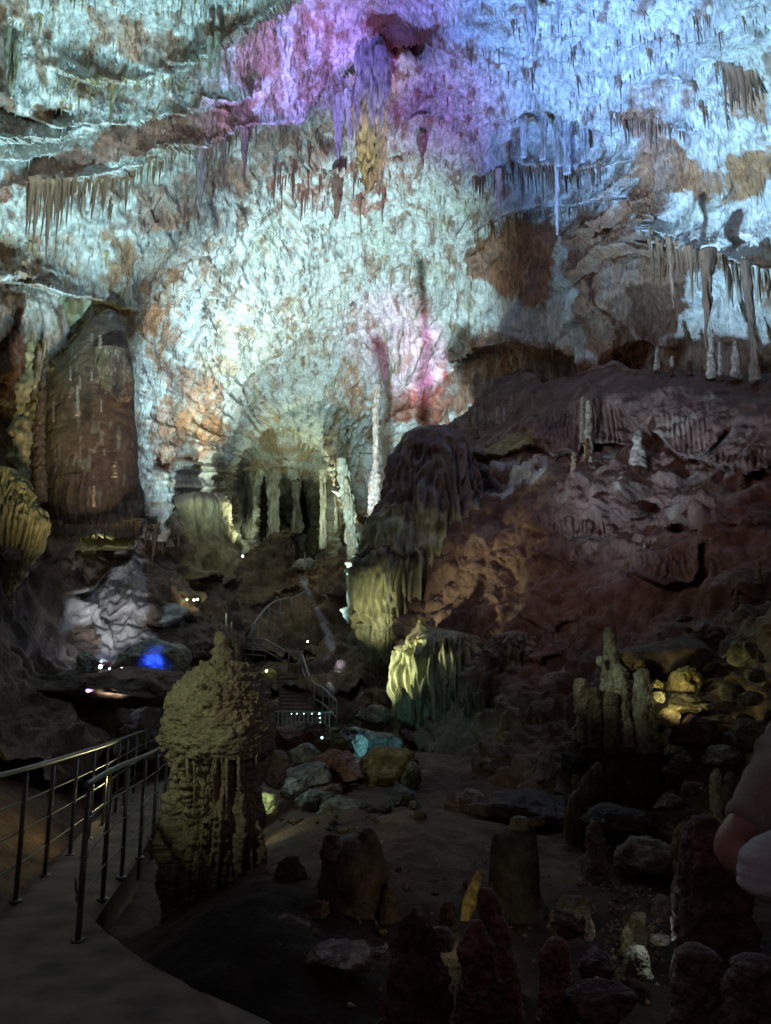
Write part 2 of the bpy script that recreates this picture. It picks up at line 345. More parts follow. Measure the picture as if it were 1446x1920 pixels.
VF = [funnel, lip([(-60, 262), (100, 262), (210, 226), (300, 224), (370, 192), (470, 165)], 1.01, 60, 30),
      lip([(-60, 350), (100, 341), (225, 332), (310, 288)], 0.83, 30, 40), lip([(95, 128), (150, 145), (250, 140), (330, 122)], 0.55, 25, 25),
      lip([(320, 108), (430, 66), (550, 0), (640, -60)], 1.22, 45, 50), lip([(310, 288), (400, 262), (480, 232), (560, 225), (620, 172), (720, 96), (830, 60), (900, 10)], 1.35, 55, 45),
      lip([(870, 60), (960, 72), (1090, 68), (1240, 82), (1440, 60)], 0.68, 40, 25), lip([(940, 222), (1010, 215), (1110, 232)], 1.22, 40, 40),
      lip([(885, 322), (960, 312), (1060, 318)], 1.08, 35, 40), lip([(1060, 330), (1140, 302), (1200, 300)], 0.81, 25, 30),
      lip([(900, 430), (960, 400), (1060, 390), (1190, 372), (1240, 440)], 0.94, 40, 40), lip([(1210, 452), (1330, 480), (1450, 505)], 1.22, 45, 60),
      lip([(1150, 190), (1230, 215), (1300, 250)], 0.94, 40, 30), lip([(1000, 118), (1130, 130), (1330, 150)], 0.61, 30, 20),
      lip([(835, 692), (900, 655), (980, 640), (1060, 662), (1150, 690)], 1.08, 35, 25), lip([(480, 855), (560, 848), (640, 880)], 0.54, 15, 15),
      lip([(480, 320), (600, 300), (760, 330)], 0.68, 30, 25), lip([(-40, 530), (60, 545), (180, 560), (240, 580)], 0.94, 35, 35),
      dent(765, 85, 40, 18, 1.2), dent(625, 240, 40, 30, 1.2), dent(790, 205, 26, 12, .9), dent(765, 312, 22, 14, .9), dent(1030, 262, 62, 32, 1.0), dent(350, 800, 22, 34, 1.0),
      dent(632, 468, 10, 9, .9), dent(505, 388, 14, 9, .7), dent(1245, 585, 60, 45, .8), dent(395, 690, 35, 18, .6), dent(300, 875, 20, 14, .8), dent(555, 792, 20, 18, .5), dent(100, 205, 40, 20, .4)]
VCTRL = [(-420, -330, 8), (300, -330, 10), (723, -330, 11), (1200, -330, 10.5), (1860, -330, 8), (-420, 0, 11), (0, 0, 15), (300, 0, 16), (560, 0, 18), (723, 0, 18.5), (1000, 0, 17), (1300, 0, 15.5), (1860, 0, 11),
         (0, 150, 16), (300, 150, 18), (600, 150, 22), (800, 150, 23), (1100, 150, 20), (1446, 150, 16), (0, 300, 17), (200, 300, 19), (400, 300, 22.5), (600, 300, 27), (800, 300, 28), (1100, 300, 24), (1446, 300, 17), (-420, 300, 12), (1860, 300, 13),
         (0, 450, 19), (200, 450, 20.5), (400, 450, 26), (600, 450, 34), (800, 450, 34), (1000, 450, 28), (1200, 450, 23), (1446, 450, 18), (50, 600, 20), (250, 600, 24), (400, 600, 33), (600, 600, 42), (760, 600, 40), (900, 600, 32), (1100, 600, 25), (1446, 600, 19),
         (-420, 700, 14), (20, 800, 22), (260, 750, 27), (400, 750, 38), (560, 750, 50), (700, 750, 46), (800, 750, 38), (1000, 750, 30), (1200, 750, 26), (1446, 750, 22), (1860, 750, 17),
         (280, 900, 28), (340, 900, 33), (440, 900, 46), (560, 850, 52), (640, 900, 46), (700, 900, 41), (800, 900, 36), (280, 1000, 28), (340, 1000, 33), (640, 1000, 43), (700, 1000, 39), (1000, 950, 30), (1300, 950, 25)]
vault = Sheet('cave_ceiling', VAULT, VCTRL, axis([(-420, -20, 8), (-20, 1466, 1.9), (1466, 1861, 8)]), axis([(-330, -20, 6), (-20, 700, 1.9), (700, 1131, 2.2)]), VF, vault_disp, vault_colour, M_CEIL, 3.0, 9)

# ------------------------------------------------------------------ the lower passage seen through the arch
def tun_colour(p, PX, PY, wx, wy):
    f2 = fbm(p, 1.2, 4, .6, s=(1, .7, .5), off=3.); f1 = fbm(p, .3, 3, off=9.)
    c = mix(np.broadcast_to(np.array([.38, .38, .33]), p.shape), np.array([.22, .16, .09]), sstep(-.05, .3, f2 + .4 * f1))
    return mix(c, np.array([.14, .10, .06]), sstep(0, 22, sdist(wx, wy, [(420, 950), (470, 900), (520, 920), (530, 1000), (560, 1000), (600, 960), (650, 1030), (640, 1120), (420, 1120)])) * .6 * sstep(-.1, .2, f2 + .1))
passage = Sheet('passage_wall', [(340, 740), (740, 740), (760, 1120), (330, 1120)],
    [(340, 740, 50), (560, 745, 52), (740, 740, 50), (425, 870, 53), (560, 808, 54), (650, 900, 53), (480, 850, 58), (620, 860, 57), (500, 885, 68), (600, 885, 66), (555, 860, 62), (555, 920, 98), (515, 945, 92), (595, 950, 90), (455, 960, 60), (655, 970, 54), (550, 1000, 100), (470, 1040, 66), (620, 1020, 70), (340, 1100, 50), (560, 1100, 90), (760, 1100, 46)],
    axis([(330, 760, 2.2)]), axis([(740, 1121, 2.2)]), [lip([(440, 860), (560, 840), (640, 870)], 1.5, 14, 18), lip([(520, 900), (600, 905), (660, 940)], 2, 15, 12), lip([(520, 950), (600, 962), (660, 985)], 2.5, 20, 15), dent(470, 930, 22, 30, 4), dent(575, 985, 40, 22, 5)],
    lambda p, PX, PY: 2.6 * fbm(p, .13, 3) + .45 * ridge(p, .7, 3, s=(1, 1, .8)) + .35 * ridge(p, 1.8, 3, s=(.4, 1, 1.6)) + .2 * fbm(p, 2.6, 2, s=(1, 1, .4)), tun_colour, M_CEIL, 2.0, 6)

# ------------------------------------------------------------------ rising ground of the passage with the stairs
def up_colour(p, PX, PY, wx, wy):
    f2 = fbm(p, .9, 4, off=3.)
    c = mix(np.broadcast_to(np.array([.21, .145, .085]), p.shape), np.array([.11, .075, .05]), sstep(-.2, .3, f2))
    k = sstep(-3, 5, sdist(wx, wy, [(578, 1098), (590, 1095), (600, 1150), (622, 1190), (632, 1222), (618, 1222), (600, 1180), (585, 1130)]))
    return mix(c, np.array([.42, .42, .46]), k * .9)
slope_far = Sheet('passage_slope', [(400, 1440), (400, 1075), (440, 1062), (470, 1040), (505, 1020), (530, 992), (548, 992), (565, 1030), (572, 1068), (585, 1092), (610, 1060), (640, 1040), (665, 1010), (720, 1000), (780, 1440)],
    [(400, 1440, 21), (780, 1440, 21), (600, 1400, 22), (500, 1350, 25), (640, 1330, 23), (430, 1250, 30), (500, 1200, 33), (600, 1220, 30), (700, 1220, 27), (480, 1120, 40), (560, 1110, 41), (650, 1110, 34), (540, 1000, 50), (440, 1060, 46), (650, 1030, 38), (720, 1000, 34)],
    axis([(395, 785, 2.0)]), axis([(985, 1441, 2.0)]), [lip([(470, 1165), (520, 1140), (580, 1125)], .8, 20, 12), lip([(440, 1225), (520, 1228), (620, 1240)], .9, 18, 18), lip([(500, 1300), (600, 1310), (680, 1300)], 1.0, 25, 25), lip([(620, 1130), (660, 1110), (700, 1140)], 1.2, 25, 20), dent(660, 1180, 26, 40, 2.5)],
    lambda p, PX, PY: .9 * fbm(p, .25, 3) + .6 * ridge(p, .6, 3, off=5.) + .25 * fbm(p, 2.2, 3), up_colour, M_WALL, 2.0, 9)

# ------------------------------------------------------------------ left wall with its lit grotto
def grot_colour(p, PX, PY, wx, wy):
    f2 = fbm(p, 1.6, 4, .6, s=(1, .7, .5), off=3.); f1 = fbm(p, .4, 3, off=7.)
    c = mix(np.broadcast_to(np.array([.20, .14, .10]), p.shape), np.array([.10, .07, .05]), sstep(-.2, .3, f2 + .4 * f1))
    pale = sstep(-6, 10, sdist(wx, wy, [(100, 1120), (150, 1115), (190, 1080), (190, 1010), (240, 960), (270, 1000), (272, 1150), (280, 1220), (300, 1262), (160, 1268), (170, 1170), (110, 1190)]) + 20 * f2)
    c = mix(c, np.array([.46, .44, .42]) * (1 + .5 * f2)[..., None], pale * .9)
    c = mix(c, np.array([.40, .36, .15]) * (1 + .4 * f2)[..., None], sstep(-5, 8, sdist(wx, wy, [(110, 1010), (170, 990), (240, 985), (262, 1000), (230, 1030), (200, 1042), (120, 1045)]) + 14 * f2))  # yellow pool of lamp light painted into the wall colour
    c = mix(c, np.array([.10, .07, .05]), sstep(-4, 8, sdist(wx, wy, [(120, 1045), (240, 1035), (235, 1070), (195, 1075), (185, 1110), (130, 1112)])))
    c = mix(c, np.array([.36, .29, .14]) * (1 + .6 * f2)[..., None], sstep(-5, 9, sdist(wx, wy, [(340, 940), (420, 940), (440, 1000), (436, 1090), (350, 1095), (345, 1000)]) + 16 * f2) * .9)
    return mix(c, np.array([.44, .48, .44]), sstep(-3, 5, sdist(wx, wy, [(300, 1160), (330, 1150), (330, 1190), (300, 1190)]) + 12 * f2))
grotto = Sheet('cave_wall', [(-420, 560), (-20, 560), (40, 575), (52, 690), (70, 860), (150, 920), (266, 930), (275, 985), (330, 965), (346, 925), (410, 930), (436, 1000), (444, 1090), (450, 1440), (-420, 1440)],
    [(-420, 560, 13), (20, 600, 23), (-420, 1000, 10.5), (-420, 1440, 9), (0, 750, 24), (0, 900, 21), (100, 950, 24), (260, 960, 27), (0, 1100, 17), (0, 1300, 15), (100, 1300, 17), (200, 1060, 26), (150, 1150, 23), (220, 1180, 23.5), (200, 1260, 21.5), (300, 1000, 29), (390, 960, 34), (390, 1080, 32), (300, 1130, 26), (340, 1180, 25), (400, 1200, 27), (330, 1260, 22), (200, 1320, 19), (400, 1320, 23), (450, 1440, 20), (200, 1440, 14)],
    axis([(-420, -20, 7), (-20, 456, 1.9)]), axis([(555, 1441, 1.9)]),
    [lip([(100, 1040), (180, 1030), (260, 1030)], 1.3, 25, 35), lip([(100, 1120), (160, 1118), (195, 1070)], .8, 15, 20), lip([(60, 985), (160, 1010), (270, 990)], 1.2, 40, 25), lip([(270, 990), (310, 1010), (345, 1000)], .9, 35, 25), lip([(340, 1092), (400, 1105), (450, 1095)], 1.4, 40, 25),
     lip([(270, 1180), (310, 1192), (350, 1180)], .8, 25, 20), lip([(-20, 1040), (40, 1080), (90, 1050)], 1.5, 60, 40), lip([(150, 1265), (250, 1268), (350, 1280)], 1.2, 10, 30), lip([(150, 1175), (240, 1170)], .3, 20, 10), dent(355, 1130, 18, 12, 1.2), dent(25, 700, 30, 80, 3)],
    lambda p, PX, PY: .7 * fbm(p, .3, 3) + .45 * ridge(p, .9, 3, s=(1, 1, .4)) + .16 * fbm(p, 3.0, 3, s=(1, 1, .5)), grot_colour, M_WALL, 2.0, 8)

# ------------------------------------------------------------------ the brown flowstone hillside on the right
def hill_colour(p, PX, PY, wx, wy):
    f2 = fbm(p, 1.8, 4, .6, s=(1, 1, .5), off=3.); f1 = fbm(p, .45, 3, off=7.)
    c = np.broadcast_to(MAROON, p.shape) * (1 + .5 * f2 + .25 * f1)[..., None]
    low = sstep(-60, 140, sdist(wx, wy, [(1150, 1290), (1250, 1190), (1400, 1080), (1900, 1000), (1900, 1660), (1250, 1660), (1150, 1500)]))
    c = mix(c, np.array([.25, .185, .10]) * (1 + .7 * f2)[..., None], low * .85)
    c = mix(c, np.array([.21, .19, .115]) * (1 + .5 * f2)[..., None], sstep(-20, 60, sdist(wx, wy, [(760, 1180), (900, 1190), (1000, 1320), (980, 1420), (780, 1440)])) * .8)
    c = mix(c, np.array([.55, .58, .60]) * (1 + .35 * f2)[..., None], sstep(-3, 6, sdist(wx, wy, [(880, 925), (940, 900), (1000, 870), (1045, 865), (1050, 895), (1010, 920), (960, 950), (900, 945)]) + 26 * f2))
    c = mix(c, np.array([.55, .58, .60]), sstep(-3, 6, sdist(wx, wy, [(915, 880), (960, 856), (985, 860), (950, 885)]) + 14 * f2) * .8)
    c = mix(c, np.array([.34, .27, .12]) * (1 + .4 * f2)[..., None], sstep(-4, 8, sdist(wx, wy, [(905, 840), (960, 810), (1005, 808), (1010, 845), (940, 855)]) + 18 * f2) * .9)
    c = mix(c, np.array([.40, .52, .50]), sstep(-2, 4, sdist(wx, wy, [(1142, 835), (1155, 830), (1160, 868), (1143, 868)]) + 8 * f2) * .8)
    c = mix(c, np.array([.34, .28, .22]), sstep(.36, .48, fbm(p, 1.3, 2, off=55.)) * .35)
    return c
def flutes(poly, amp, wl=9.0):
    def f(PX, PY, wx, wy):
        k = sstep(-4, 12, sdist(PX, PY, poly)); ph = PX / wl * 2 * np.pi + 2.5 * fbm(np.stack([PX, PY * .25, 0 * PX], -1), .05, 2)
        return 1.7 * amp * k * (np.abs(np.sin(ph * .5)) - .6) * (1 + .5 * fbm(np.stack([PX, PY * .1, 0 * PX], -1), .08, 2))
    return f
HF = [lip([(985, 800), (1010, 842), (1050, 868), (1090, 862), (1120, 835), (1165, 830)], 0.67, 75, 22), flutes([(1000, 775), (1060, 760), (1160, 765), (1165, 830), (1090, 866), (1050, 868), (1010, 842)], 0.098, 9),
      lip([(1165, 770), (1200, 800), (1240, 830), (1285, 858), (1320, 840), (1350, 800)], 0.62, 70, 20), flutes([(1240, 785), (1330, 775), (1340, 810), (1300, 850), (1260, 840)], 0.084, 9),
      lip([(1315, 860), (1350, 880), (1400, 888), (1446, 872), (1560, 860)], 0.67, 60, 20), flutes([(1320, 840), (1400, 840), (1446, 840), (1446, 875), (1400, 886), (1330, 870)], 0.084, 12),
      lip([(870, 868), (930, 858), (1000, 842), (1050, 840)], 0.54, 30, 30), dent(930, 925, 45, 18, 1.6), dent(870, 945, 26, 26, 1.6), lip([(840, 905), (880, 925), (900, 900)], 0.31, 50, 20), flutes([(835, 860), (885, 860), (890, 940), (850, 960)], 0.084, 9),
      lip([(1005, 1000), (1080, 1030), (1150, 1018)], 0.32, 45, 18), flutes([(1010, 985), (1150, 990), (1150, 1020), (1080, 1030), (1010, 1005)], 0.078, 9), lip([(945, 1055), (1040, 1062), (1115, 1070)], 0.20, 25, 12),
      lip([(1190, 1085), (1250, 1122), (1310, 1108), (1345, 1060)], 0.35, 55, 18), flutes([(1195, 1060), (1330, 1060), (1310, 1108), (1250, 1120)], 0.056, 12), lip([(1250, 1000), (1290, 1010), (1330, 985), (1446, 1000)], 0.23, 30, 15),
      lip([(985, 1110), (1040, 1130), (1075, 1120)], 0.14, 20, 10), lip([(985, 1160), (1040, 1185), (1080, 1160)], 0.18, 25, 10), lip([(955, 1235), (1020, 1255), (1085, 1215)], 0.23, 50, 20), flutes([(960, 1190), (1080, 1170), (1080, 1215), (1020, 1250), (960, 1235)], 0.070, 10),
      lip([(845, 1000), (870, 1075), (900, 1080)], 0.18, 50, 15), lip([(1120, 960), (1180, 985), (1240, 960)], 0.18, 40, 15), lip([(1380, 1130), (1446, 1110), (1560, 1100)], 0.18, 30, 15), dent(1230, 955, 20, 15, .6), dent(1100, 750, 95, 45, -1.1), dent(1265, 765, 100, 55, -1.1), dent(1395, 815, 75, 48, -.9), dent(1095, 955, 85, 48, -.8), dent(1255, 1060, 75, 50, -.7), dent(1025, 1150, 75, 55, -.6), dent(885, 1030, 60, 60, -.8), dent(1170, 900, 70, 40, -.7), dent(1360, 990, 80, 45, -.7), dent(1150, 1110, 60, 40, -.5), dent(1280, 1000, 22, 14, 1.0),
      lip([(940, 706), (985, 696), (1010, 720)], 0.27, 20, 10), lip([(1040, 700), (1155, 688), (1200, 715)], 0.36, 26, 14), lip([(830, 1500), (900, 1512), (1000, 1530), (1060, 1510)], 0.26, 40, 18), lip([(1090, 1525), (1180, 1560), (1260, 1545)], 0.14, 60, 14)]
HILL = [(745, 830), (775, 808), (800, 796), (850, 782), (880, 770), (905, 742), (940, 705), (965, 696), (1000, 706), (1018, 722), (1045, 702), (1100, 688), (1155, 678), (1195, 698), (1230, 700), (1290, 686), (1340, 700), (1400, 712), (1460, 716), (1860, 720), (1860, 1700), (1446, 1640), (1250, 1600), (1080, 1570), (950, 1545), (850, 1535), (828, 1500), (850, 1440), (770, 1420), (745, 1250), (740, 900)]
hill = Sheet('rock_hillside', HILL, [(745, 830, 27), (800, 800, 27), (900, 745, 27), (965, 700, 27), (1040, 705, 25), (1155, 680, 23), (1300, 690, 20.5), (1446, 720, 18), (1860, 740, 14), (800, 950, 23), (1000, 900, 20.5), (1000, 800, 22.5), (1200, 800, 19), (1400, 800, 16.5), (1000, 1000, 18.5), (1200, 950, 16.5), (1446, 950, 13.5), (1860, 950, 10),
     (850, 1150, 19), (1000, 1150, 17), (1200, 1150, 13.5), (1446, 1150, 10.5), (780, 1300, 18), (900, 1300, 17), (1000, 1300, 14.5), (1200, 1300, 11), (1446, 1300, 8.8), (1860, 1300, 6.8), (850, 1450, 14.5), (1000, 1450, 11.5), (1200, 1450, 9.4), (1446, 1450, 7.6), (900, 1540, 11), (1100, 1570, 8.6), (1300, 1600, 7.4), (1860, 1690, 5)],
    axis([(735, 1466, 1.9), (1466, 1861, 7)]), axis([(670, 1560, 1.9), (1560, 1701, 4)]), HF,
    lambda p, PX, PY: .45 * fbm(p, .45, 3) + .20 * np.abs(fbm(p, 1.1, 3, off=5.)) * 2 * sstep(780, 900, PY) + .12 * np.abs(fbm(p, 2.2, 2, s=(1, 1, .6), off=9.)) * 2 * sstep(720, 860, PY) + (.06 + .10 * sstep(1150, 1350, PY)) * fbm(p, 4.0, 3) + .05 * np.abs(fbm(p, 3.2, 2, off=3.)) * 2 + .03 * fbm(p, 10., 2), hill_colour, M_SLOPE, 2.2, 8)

# ------------------------------------------------------------------ ground and path
PL = [(-160, 1800), (0, 1700), (120, 1590), (210, 1500), (310, 1400), (345, 1368)]; PR = [(600, 1950), (480, 1915), (400, 1893), (250, 1850), (185, 1825), (145, 1795), (150, 1765), (205, 1680), (265, 1600), (325, 1480), (360, 1400)]
LW = [onpath(a, b) for a, b in PL]; RW = [onpath(a, b) for a, b in PR]
def ground_z(x, y):
    """height of the cave floor"""
    x = np.asarray(x, float); y = np.asarray(y, float)
    lx = np.interp(y, [v.y for v in LW], [v.x for v in LW]); q = np.stack([x, y, 0 * x], -1)
    left = np.clip(lx - .35 - x, 0, 30)
    z = -.32 - SLOPE * y * sstep(-1.0, -2.2, x) + .10 * fbm(q, .5, 3) + .045 * fbm(q, 2.5, 3) + .03 * fbm(q, 8., 3)
    z = z + 1.5 * (1 - np.exp(-left / 2.6)) * sstep(4.5, 8, y) + .28 * left * sstep(9, 16, y) * .6
    rx = np.interp(y, [v.y for v in RW], [v.x for v in RW])
    z = z + .26 * np.exp(-((x + .75) ** 2 / .4 + (y - 5.4) ** 2 / 1.2)) * sstep(rx + .15, rx + 1.1, x) + .03 * ridge(q, 3.0, 3, off=7.) * sstep(rx, rx + .6, x) + .22 * np.exp(-((x - .2) ** 2 / 1.2 + (y - 8.0) ** 2 / 2.5))
    z = z - .5 * sstep(16, 24, y) * sstep(-4, -1, x)
    k = sstep(rx + .32, rx + .02, x) * sstep(lx - .45, lx - .1, x)
    return z * (1 - k) + np.minimum(z, -SLOPE * y - .13) * k
def sheet_xy(name, xs, ys):
    X, Y = np.meshgrid(xs, ys); Z = ground_z(X, Y); p = np.stack([X, Y, Z], -1); h, w = X.shape
    idx = np.arange(h * w).reshape(h, w); q = np.stack([idx[:-1, :-1], idx[:-1, 1:], idx[1:, 1:], idx[1:, :-1]], -1).reshape(-1, 4)
    f = fbm(p, .8, 4, off=3.); g = fbm(p, 6., 3, off=5.)
    c = mix(np.broadcast_to(np.array([.17, .105, .075]), p.shape), np.array([.10, .06, .05]), sstep(-.2, .3, f)) * (1 + .5 * g)[..., None]
    c = mix(c, np.array([.15, .09, .05]), sstep(-2.0, -4.0, X) * .6)
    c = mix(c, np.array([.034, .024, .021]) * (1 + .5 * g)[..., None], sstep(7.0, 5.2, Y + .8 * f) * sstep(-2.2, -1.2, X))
    o = link(name, mesh_np(name, p.reshape(-1, 3), q, col=c.reshape(-1, 3)), M_GROUND); o['kind'] = 'structure'; return o
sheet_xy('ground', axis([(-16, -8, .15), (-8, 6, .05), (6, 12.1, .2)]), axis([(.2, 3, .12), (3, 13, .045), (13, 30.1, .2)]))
def slab(name, L, Rr, top, thick, mat):
    n = 60; t = np.linspace(0, 1, n)
    def res(P):
        P = np.array([[v.x, v.y] for v in P]); d = np.r_[0, np.cumsum(np.hypot(*np.diff(P, axis=0).T))]; return np.stack([np.interp(t * d[-1], d, P[:, k]) for k in (0, 1)], -1)
    A, B = res(L), res(Rr); m = 14; s = np.linspace(0, 1, m)
    G = A[:, None] * (1 - s)[None, :, None] + B[:, None] * s[None, :, None]
    P = np.concatenate([G, np.zeros((n, m, 1))], -1); P[..., 2] = top - SLOPE * P[..., 1] + .008 * fbm(P, 1.6, 3) - .03 * (np.abs(s - .5) * 2)[None] ** 14
    idx = np.arange(n * m).reshape(n, m); q = [np.stack([idx[:-1, :-1], idx[:-1, 1:], idx[1:, 1:], idx[1:, :-1]], -1).reshape(-1, 4)]
    V2 = [P.reshape(-1, 3)]; off = n * m
    for col_ in (0, m - 1):
        lo = P[:, col_].copy(); lo[:, 2] -= thick; V2.append(lo); b = np.arange(n) + off; a = idx[:, col_]; off += n
        q.append(np.stack([a[:-1], a[1:], b[1:], b[:-1]], -1))
    o = link(name, mesh_np(name, np.concatenate(V2), np.concatenate(q)), mat); o['kind'] = 'structure'; return o
slab('path', [Vector((-3.2, 1.2, 0))] + LW, [Vector((1.4, 1.2, 0))] + RW, 0.0, .32, M_CONC)

# ------------------------------------------------------------------ solid shapes grown from their outlines
def blob_np(rows, Y, depth=.8, na=96, nr=110, lump=.06, lf=1.2, flute=0.0, ff=3.0, fz=(0, 1), lean=0.0, seed=0.0, fine=.015, facet=0.0, colour=None, teeth=0.0, reg=0):
    """closed body of rock: every row (py, left px, right px) is a full ring standing Y metres away"""
    rows = sorted(rows); ry = np.array([r[0] for r in rows], float); rl = np.array([r[1] for r in rows], float); rr = np.array([r[2] for r in rows], float)
    y = np.linspace(ry[0], ry[-1], nr); l = np.interp(y, ry, rl); r = np.interp(y, ry, rr)
    k = max(3, nr // 28) | 1; ker = np.ones(k) / k
    def sm(a): return np.convolve(np.pad(a, k // 2, mode='edge'), ker, 'valid')
    l, r = sm(l), sm(r); tt = (y - ry[0]) / (ry[-1] - ry[0])
    Yr = Y + lean * tt
    c = at((l + r) / 2, y, Yr); cy = (960.0 - y) / FPX; m = Yr / (CP - cy * SP) / FPX
    rad = (r - l) / 2 * m
    th = np.linspace(0, 2 * np.pi, na, endpoint=False)
    P = np.zeros((nr, na, 3)); ct, st = np.cos(th), np.sin(th)
    P[..., 0] = c[:, None, 0] + rad[:, None] * ct; P[..., 1] = c[:, None, 1] + rad[:, None] * depth * st; P[..., 2] = c[:, None, 2]
    N = np.stack([np.broadcast_to(ct, (nr, na)), np.broadcast_to(st, (nr, na)), np.zeros((nr, na))], -1)
    S = max(rad.max(), .02); q = P + seed
    d = lump * S * 2 * fbm(q, lf / S, 4) + fine * S * fbm(q, 9 / S, 3)
    if facet: d = d + facet * S * (np.abs(fbm(q, .9 / S, 2, off=31.)) * 3 - .6)
    if flute:
        w = sstep(fz[0] - .06, fz[0] + .06, tt)[:, None] * (1 - sstep(fz[1], fz[1] + .08, tt))[:, None]
        a = fbm(q, ff / S, 3, s=(1, 1, .08), off=13.); d = d + flute * S * w * (1.6 * np.abs(a) * 2 - .5 + .5 * np.sin(fbm(q, ff * .5 / S, 2, s=(1, 1, .06)) * 22))
    if reg:
        w = sstep(fz[0], fz[0] + .25, tt)[:, None]; d = d + .085 * S * w * (np.abs(np.sin(reg * th[None] + 2.5 * fbm(q, 2.2 / S, 2, s=(1, 1, .12), off=3.))) - .6) * (.6 + fbm(q, 3 / S, 2, s=(1, 1, .05), off=23.))
    e = np.minimum(1, np.minimum(tt, 1 - tt) * 12)[:, None] * .85 + .15
    P = P + N * (d * e)[..., None]
    if teeth:
        up = fbm(np.stack([ct * 3, st * 3, 0 * ct], -1), ff, 3, off=seed + 3.); P[..., 2] += (sstep(.55, 1, tt)[:, None] * teeth * S * up[None])
    idx = np.arange(nr * na).reshape(nr, na); nx = np.roll(idx, -1, 1)
    quads = np.stack([idx[:-1], nx[:-1], nx[1:], idx[1:]], -1).reshape(-1, 4)
    v = np.concatenate([P.reshape(-1, 3), P[:1].mean(1) + [0, 0, .25 * rad[0]], P[-1:].mean(1) - [0, 0, .05 * rad[-1]]]); T = nr * na
    tris = np.concatenate([np.stack([nx[0], idx[0], np.full(na, T)], -1), np.stack([idx[-1], nx[-1], np.full(na, T + 1)], -1)])
    quads = quads[:, ::-1]; tris = tris[:, ::-1]
    col = (colour or stone(BROWN))(v, np.concatenate([np.repeat(tt, na), [0, 1]]), seed, S)
    return v, quads, tris, np.clip(col, .004, .85)
def stone(a, b=None, v=.45, mixf=1.0, zs=1.0):
    a = np.asarray(a); b = a * .5 if b is None else np.asarray(b)
    def f(p, t, seed, S):
        n = fbm(p + seed, 1.6 / S, 4, .6, s=(1, 1, zs), off=5.); g = fbm(p + seed, 7 / S, 3, s=(1, 1, zs), off=9.)
        return mix(np.broadcast_to(a, p.shape), b, sstep(-.12, .35, n) * mixf) * (1 + v * g)[..., None]
    return f
def blob(name, rows, Y, mat, parent=None, base=None, **kw):
    v, q, t, c = blob_np(rows, Y, **kw)
    if parent is None: o0 = v[:-2].mean(0) if base is None else np.array(base); o0 = np.array([o0[0], o0[1], v[:, 2].min()])
    else: o0 = np.array(parent.location)
    o = link(name, mesh_np(name, v - o0, q, t, c), mat, parent)
    if parent is None: o.location = o0
    return o
def thing_blob(name, label, cat, rows, Y, mat, group=None, **kw):
    return tag(blob(name, rows, Y, mat, **kw), label, cat, group, 'thing')

# --- great hanging stalactite in the middle of the vault
def giant_col(p, t, seed, S):
    n = fbm(p, 3.5 / S, 4, s=(1, 1, .08)); g = fbm(p, 9 / S, 3, s=(1, 1, .2))
    c = mix(np.broadcast_to(np.array([.44, .42, .46]), p.shape), np.array([.62, .52, .20]), sstep(.42, .62, t + .5 * n))
    c = mix(c, np.array([.36, .28, .14]), sstep(.8, 1, t)); return c * (1 + .5 * g + .35 * n)[..., None]
r0 = empty('giant_stalactite', V(693, 360, 20.6), 'giant fluted stalactite, purple grey above with a yellow ochre tip, largest on the vault', 'stalactite')
blob('main_shaft', [(80, 668, 722), (100, 670, 724), (150, 671, 723), (200, 668, 722), (250, 670, 716), (300, 675, 712), (335, 680, 705), (352, 684, 698), (360, 688, 693)], 20.6, M_DRIP, r0, depth=.8, flute=.22, ff=4, lump=.05, colour=giant_col, na=120)
blob('side_shaft', [(90, 700, 724), (180, 706, 726), (250, 708, 726), (300, 707, 723), (330, 705, 716), (345, 706, 711)], 20.3, M_DRIP, r0, depth=.8, flute=.2, ff=3, colour=giant_col, seed=4.)
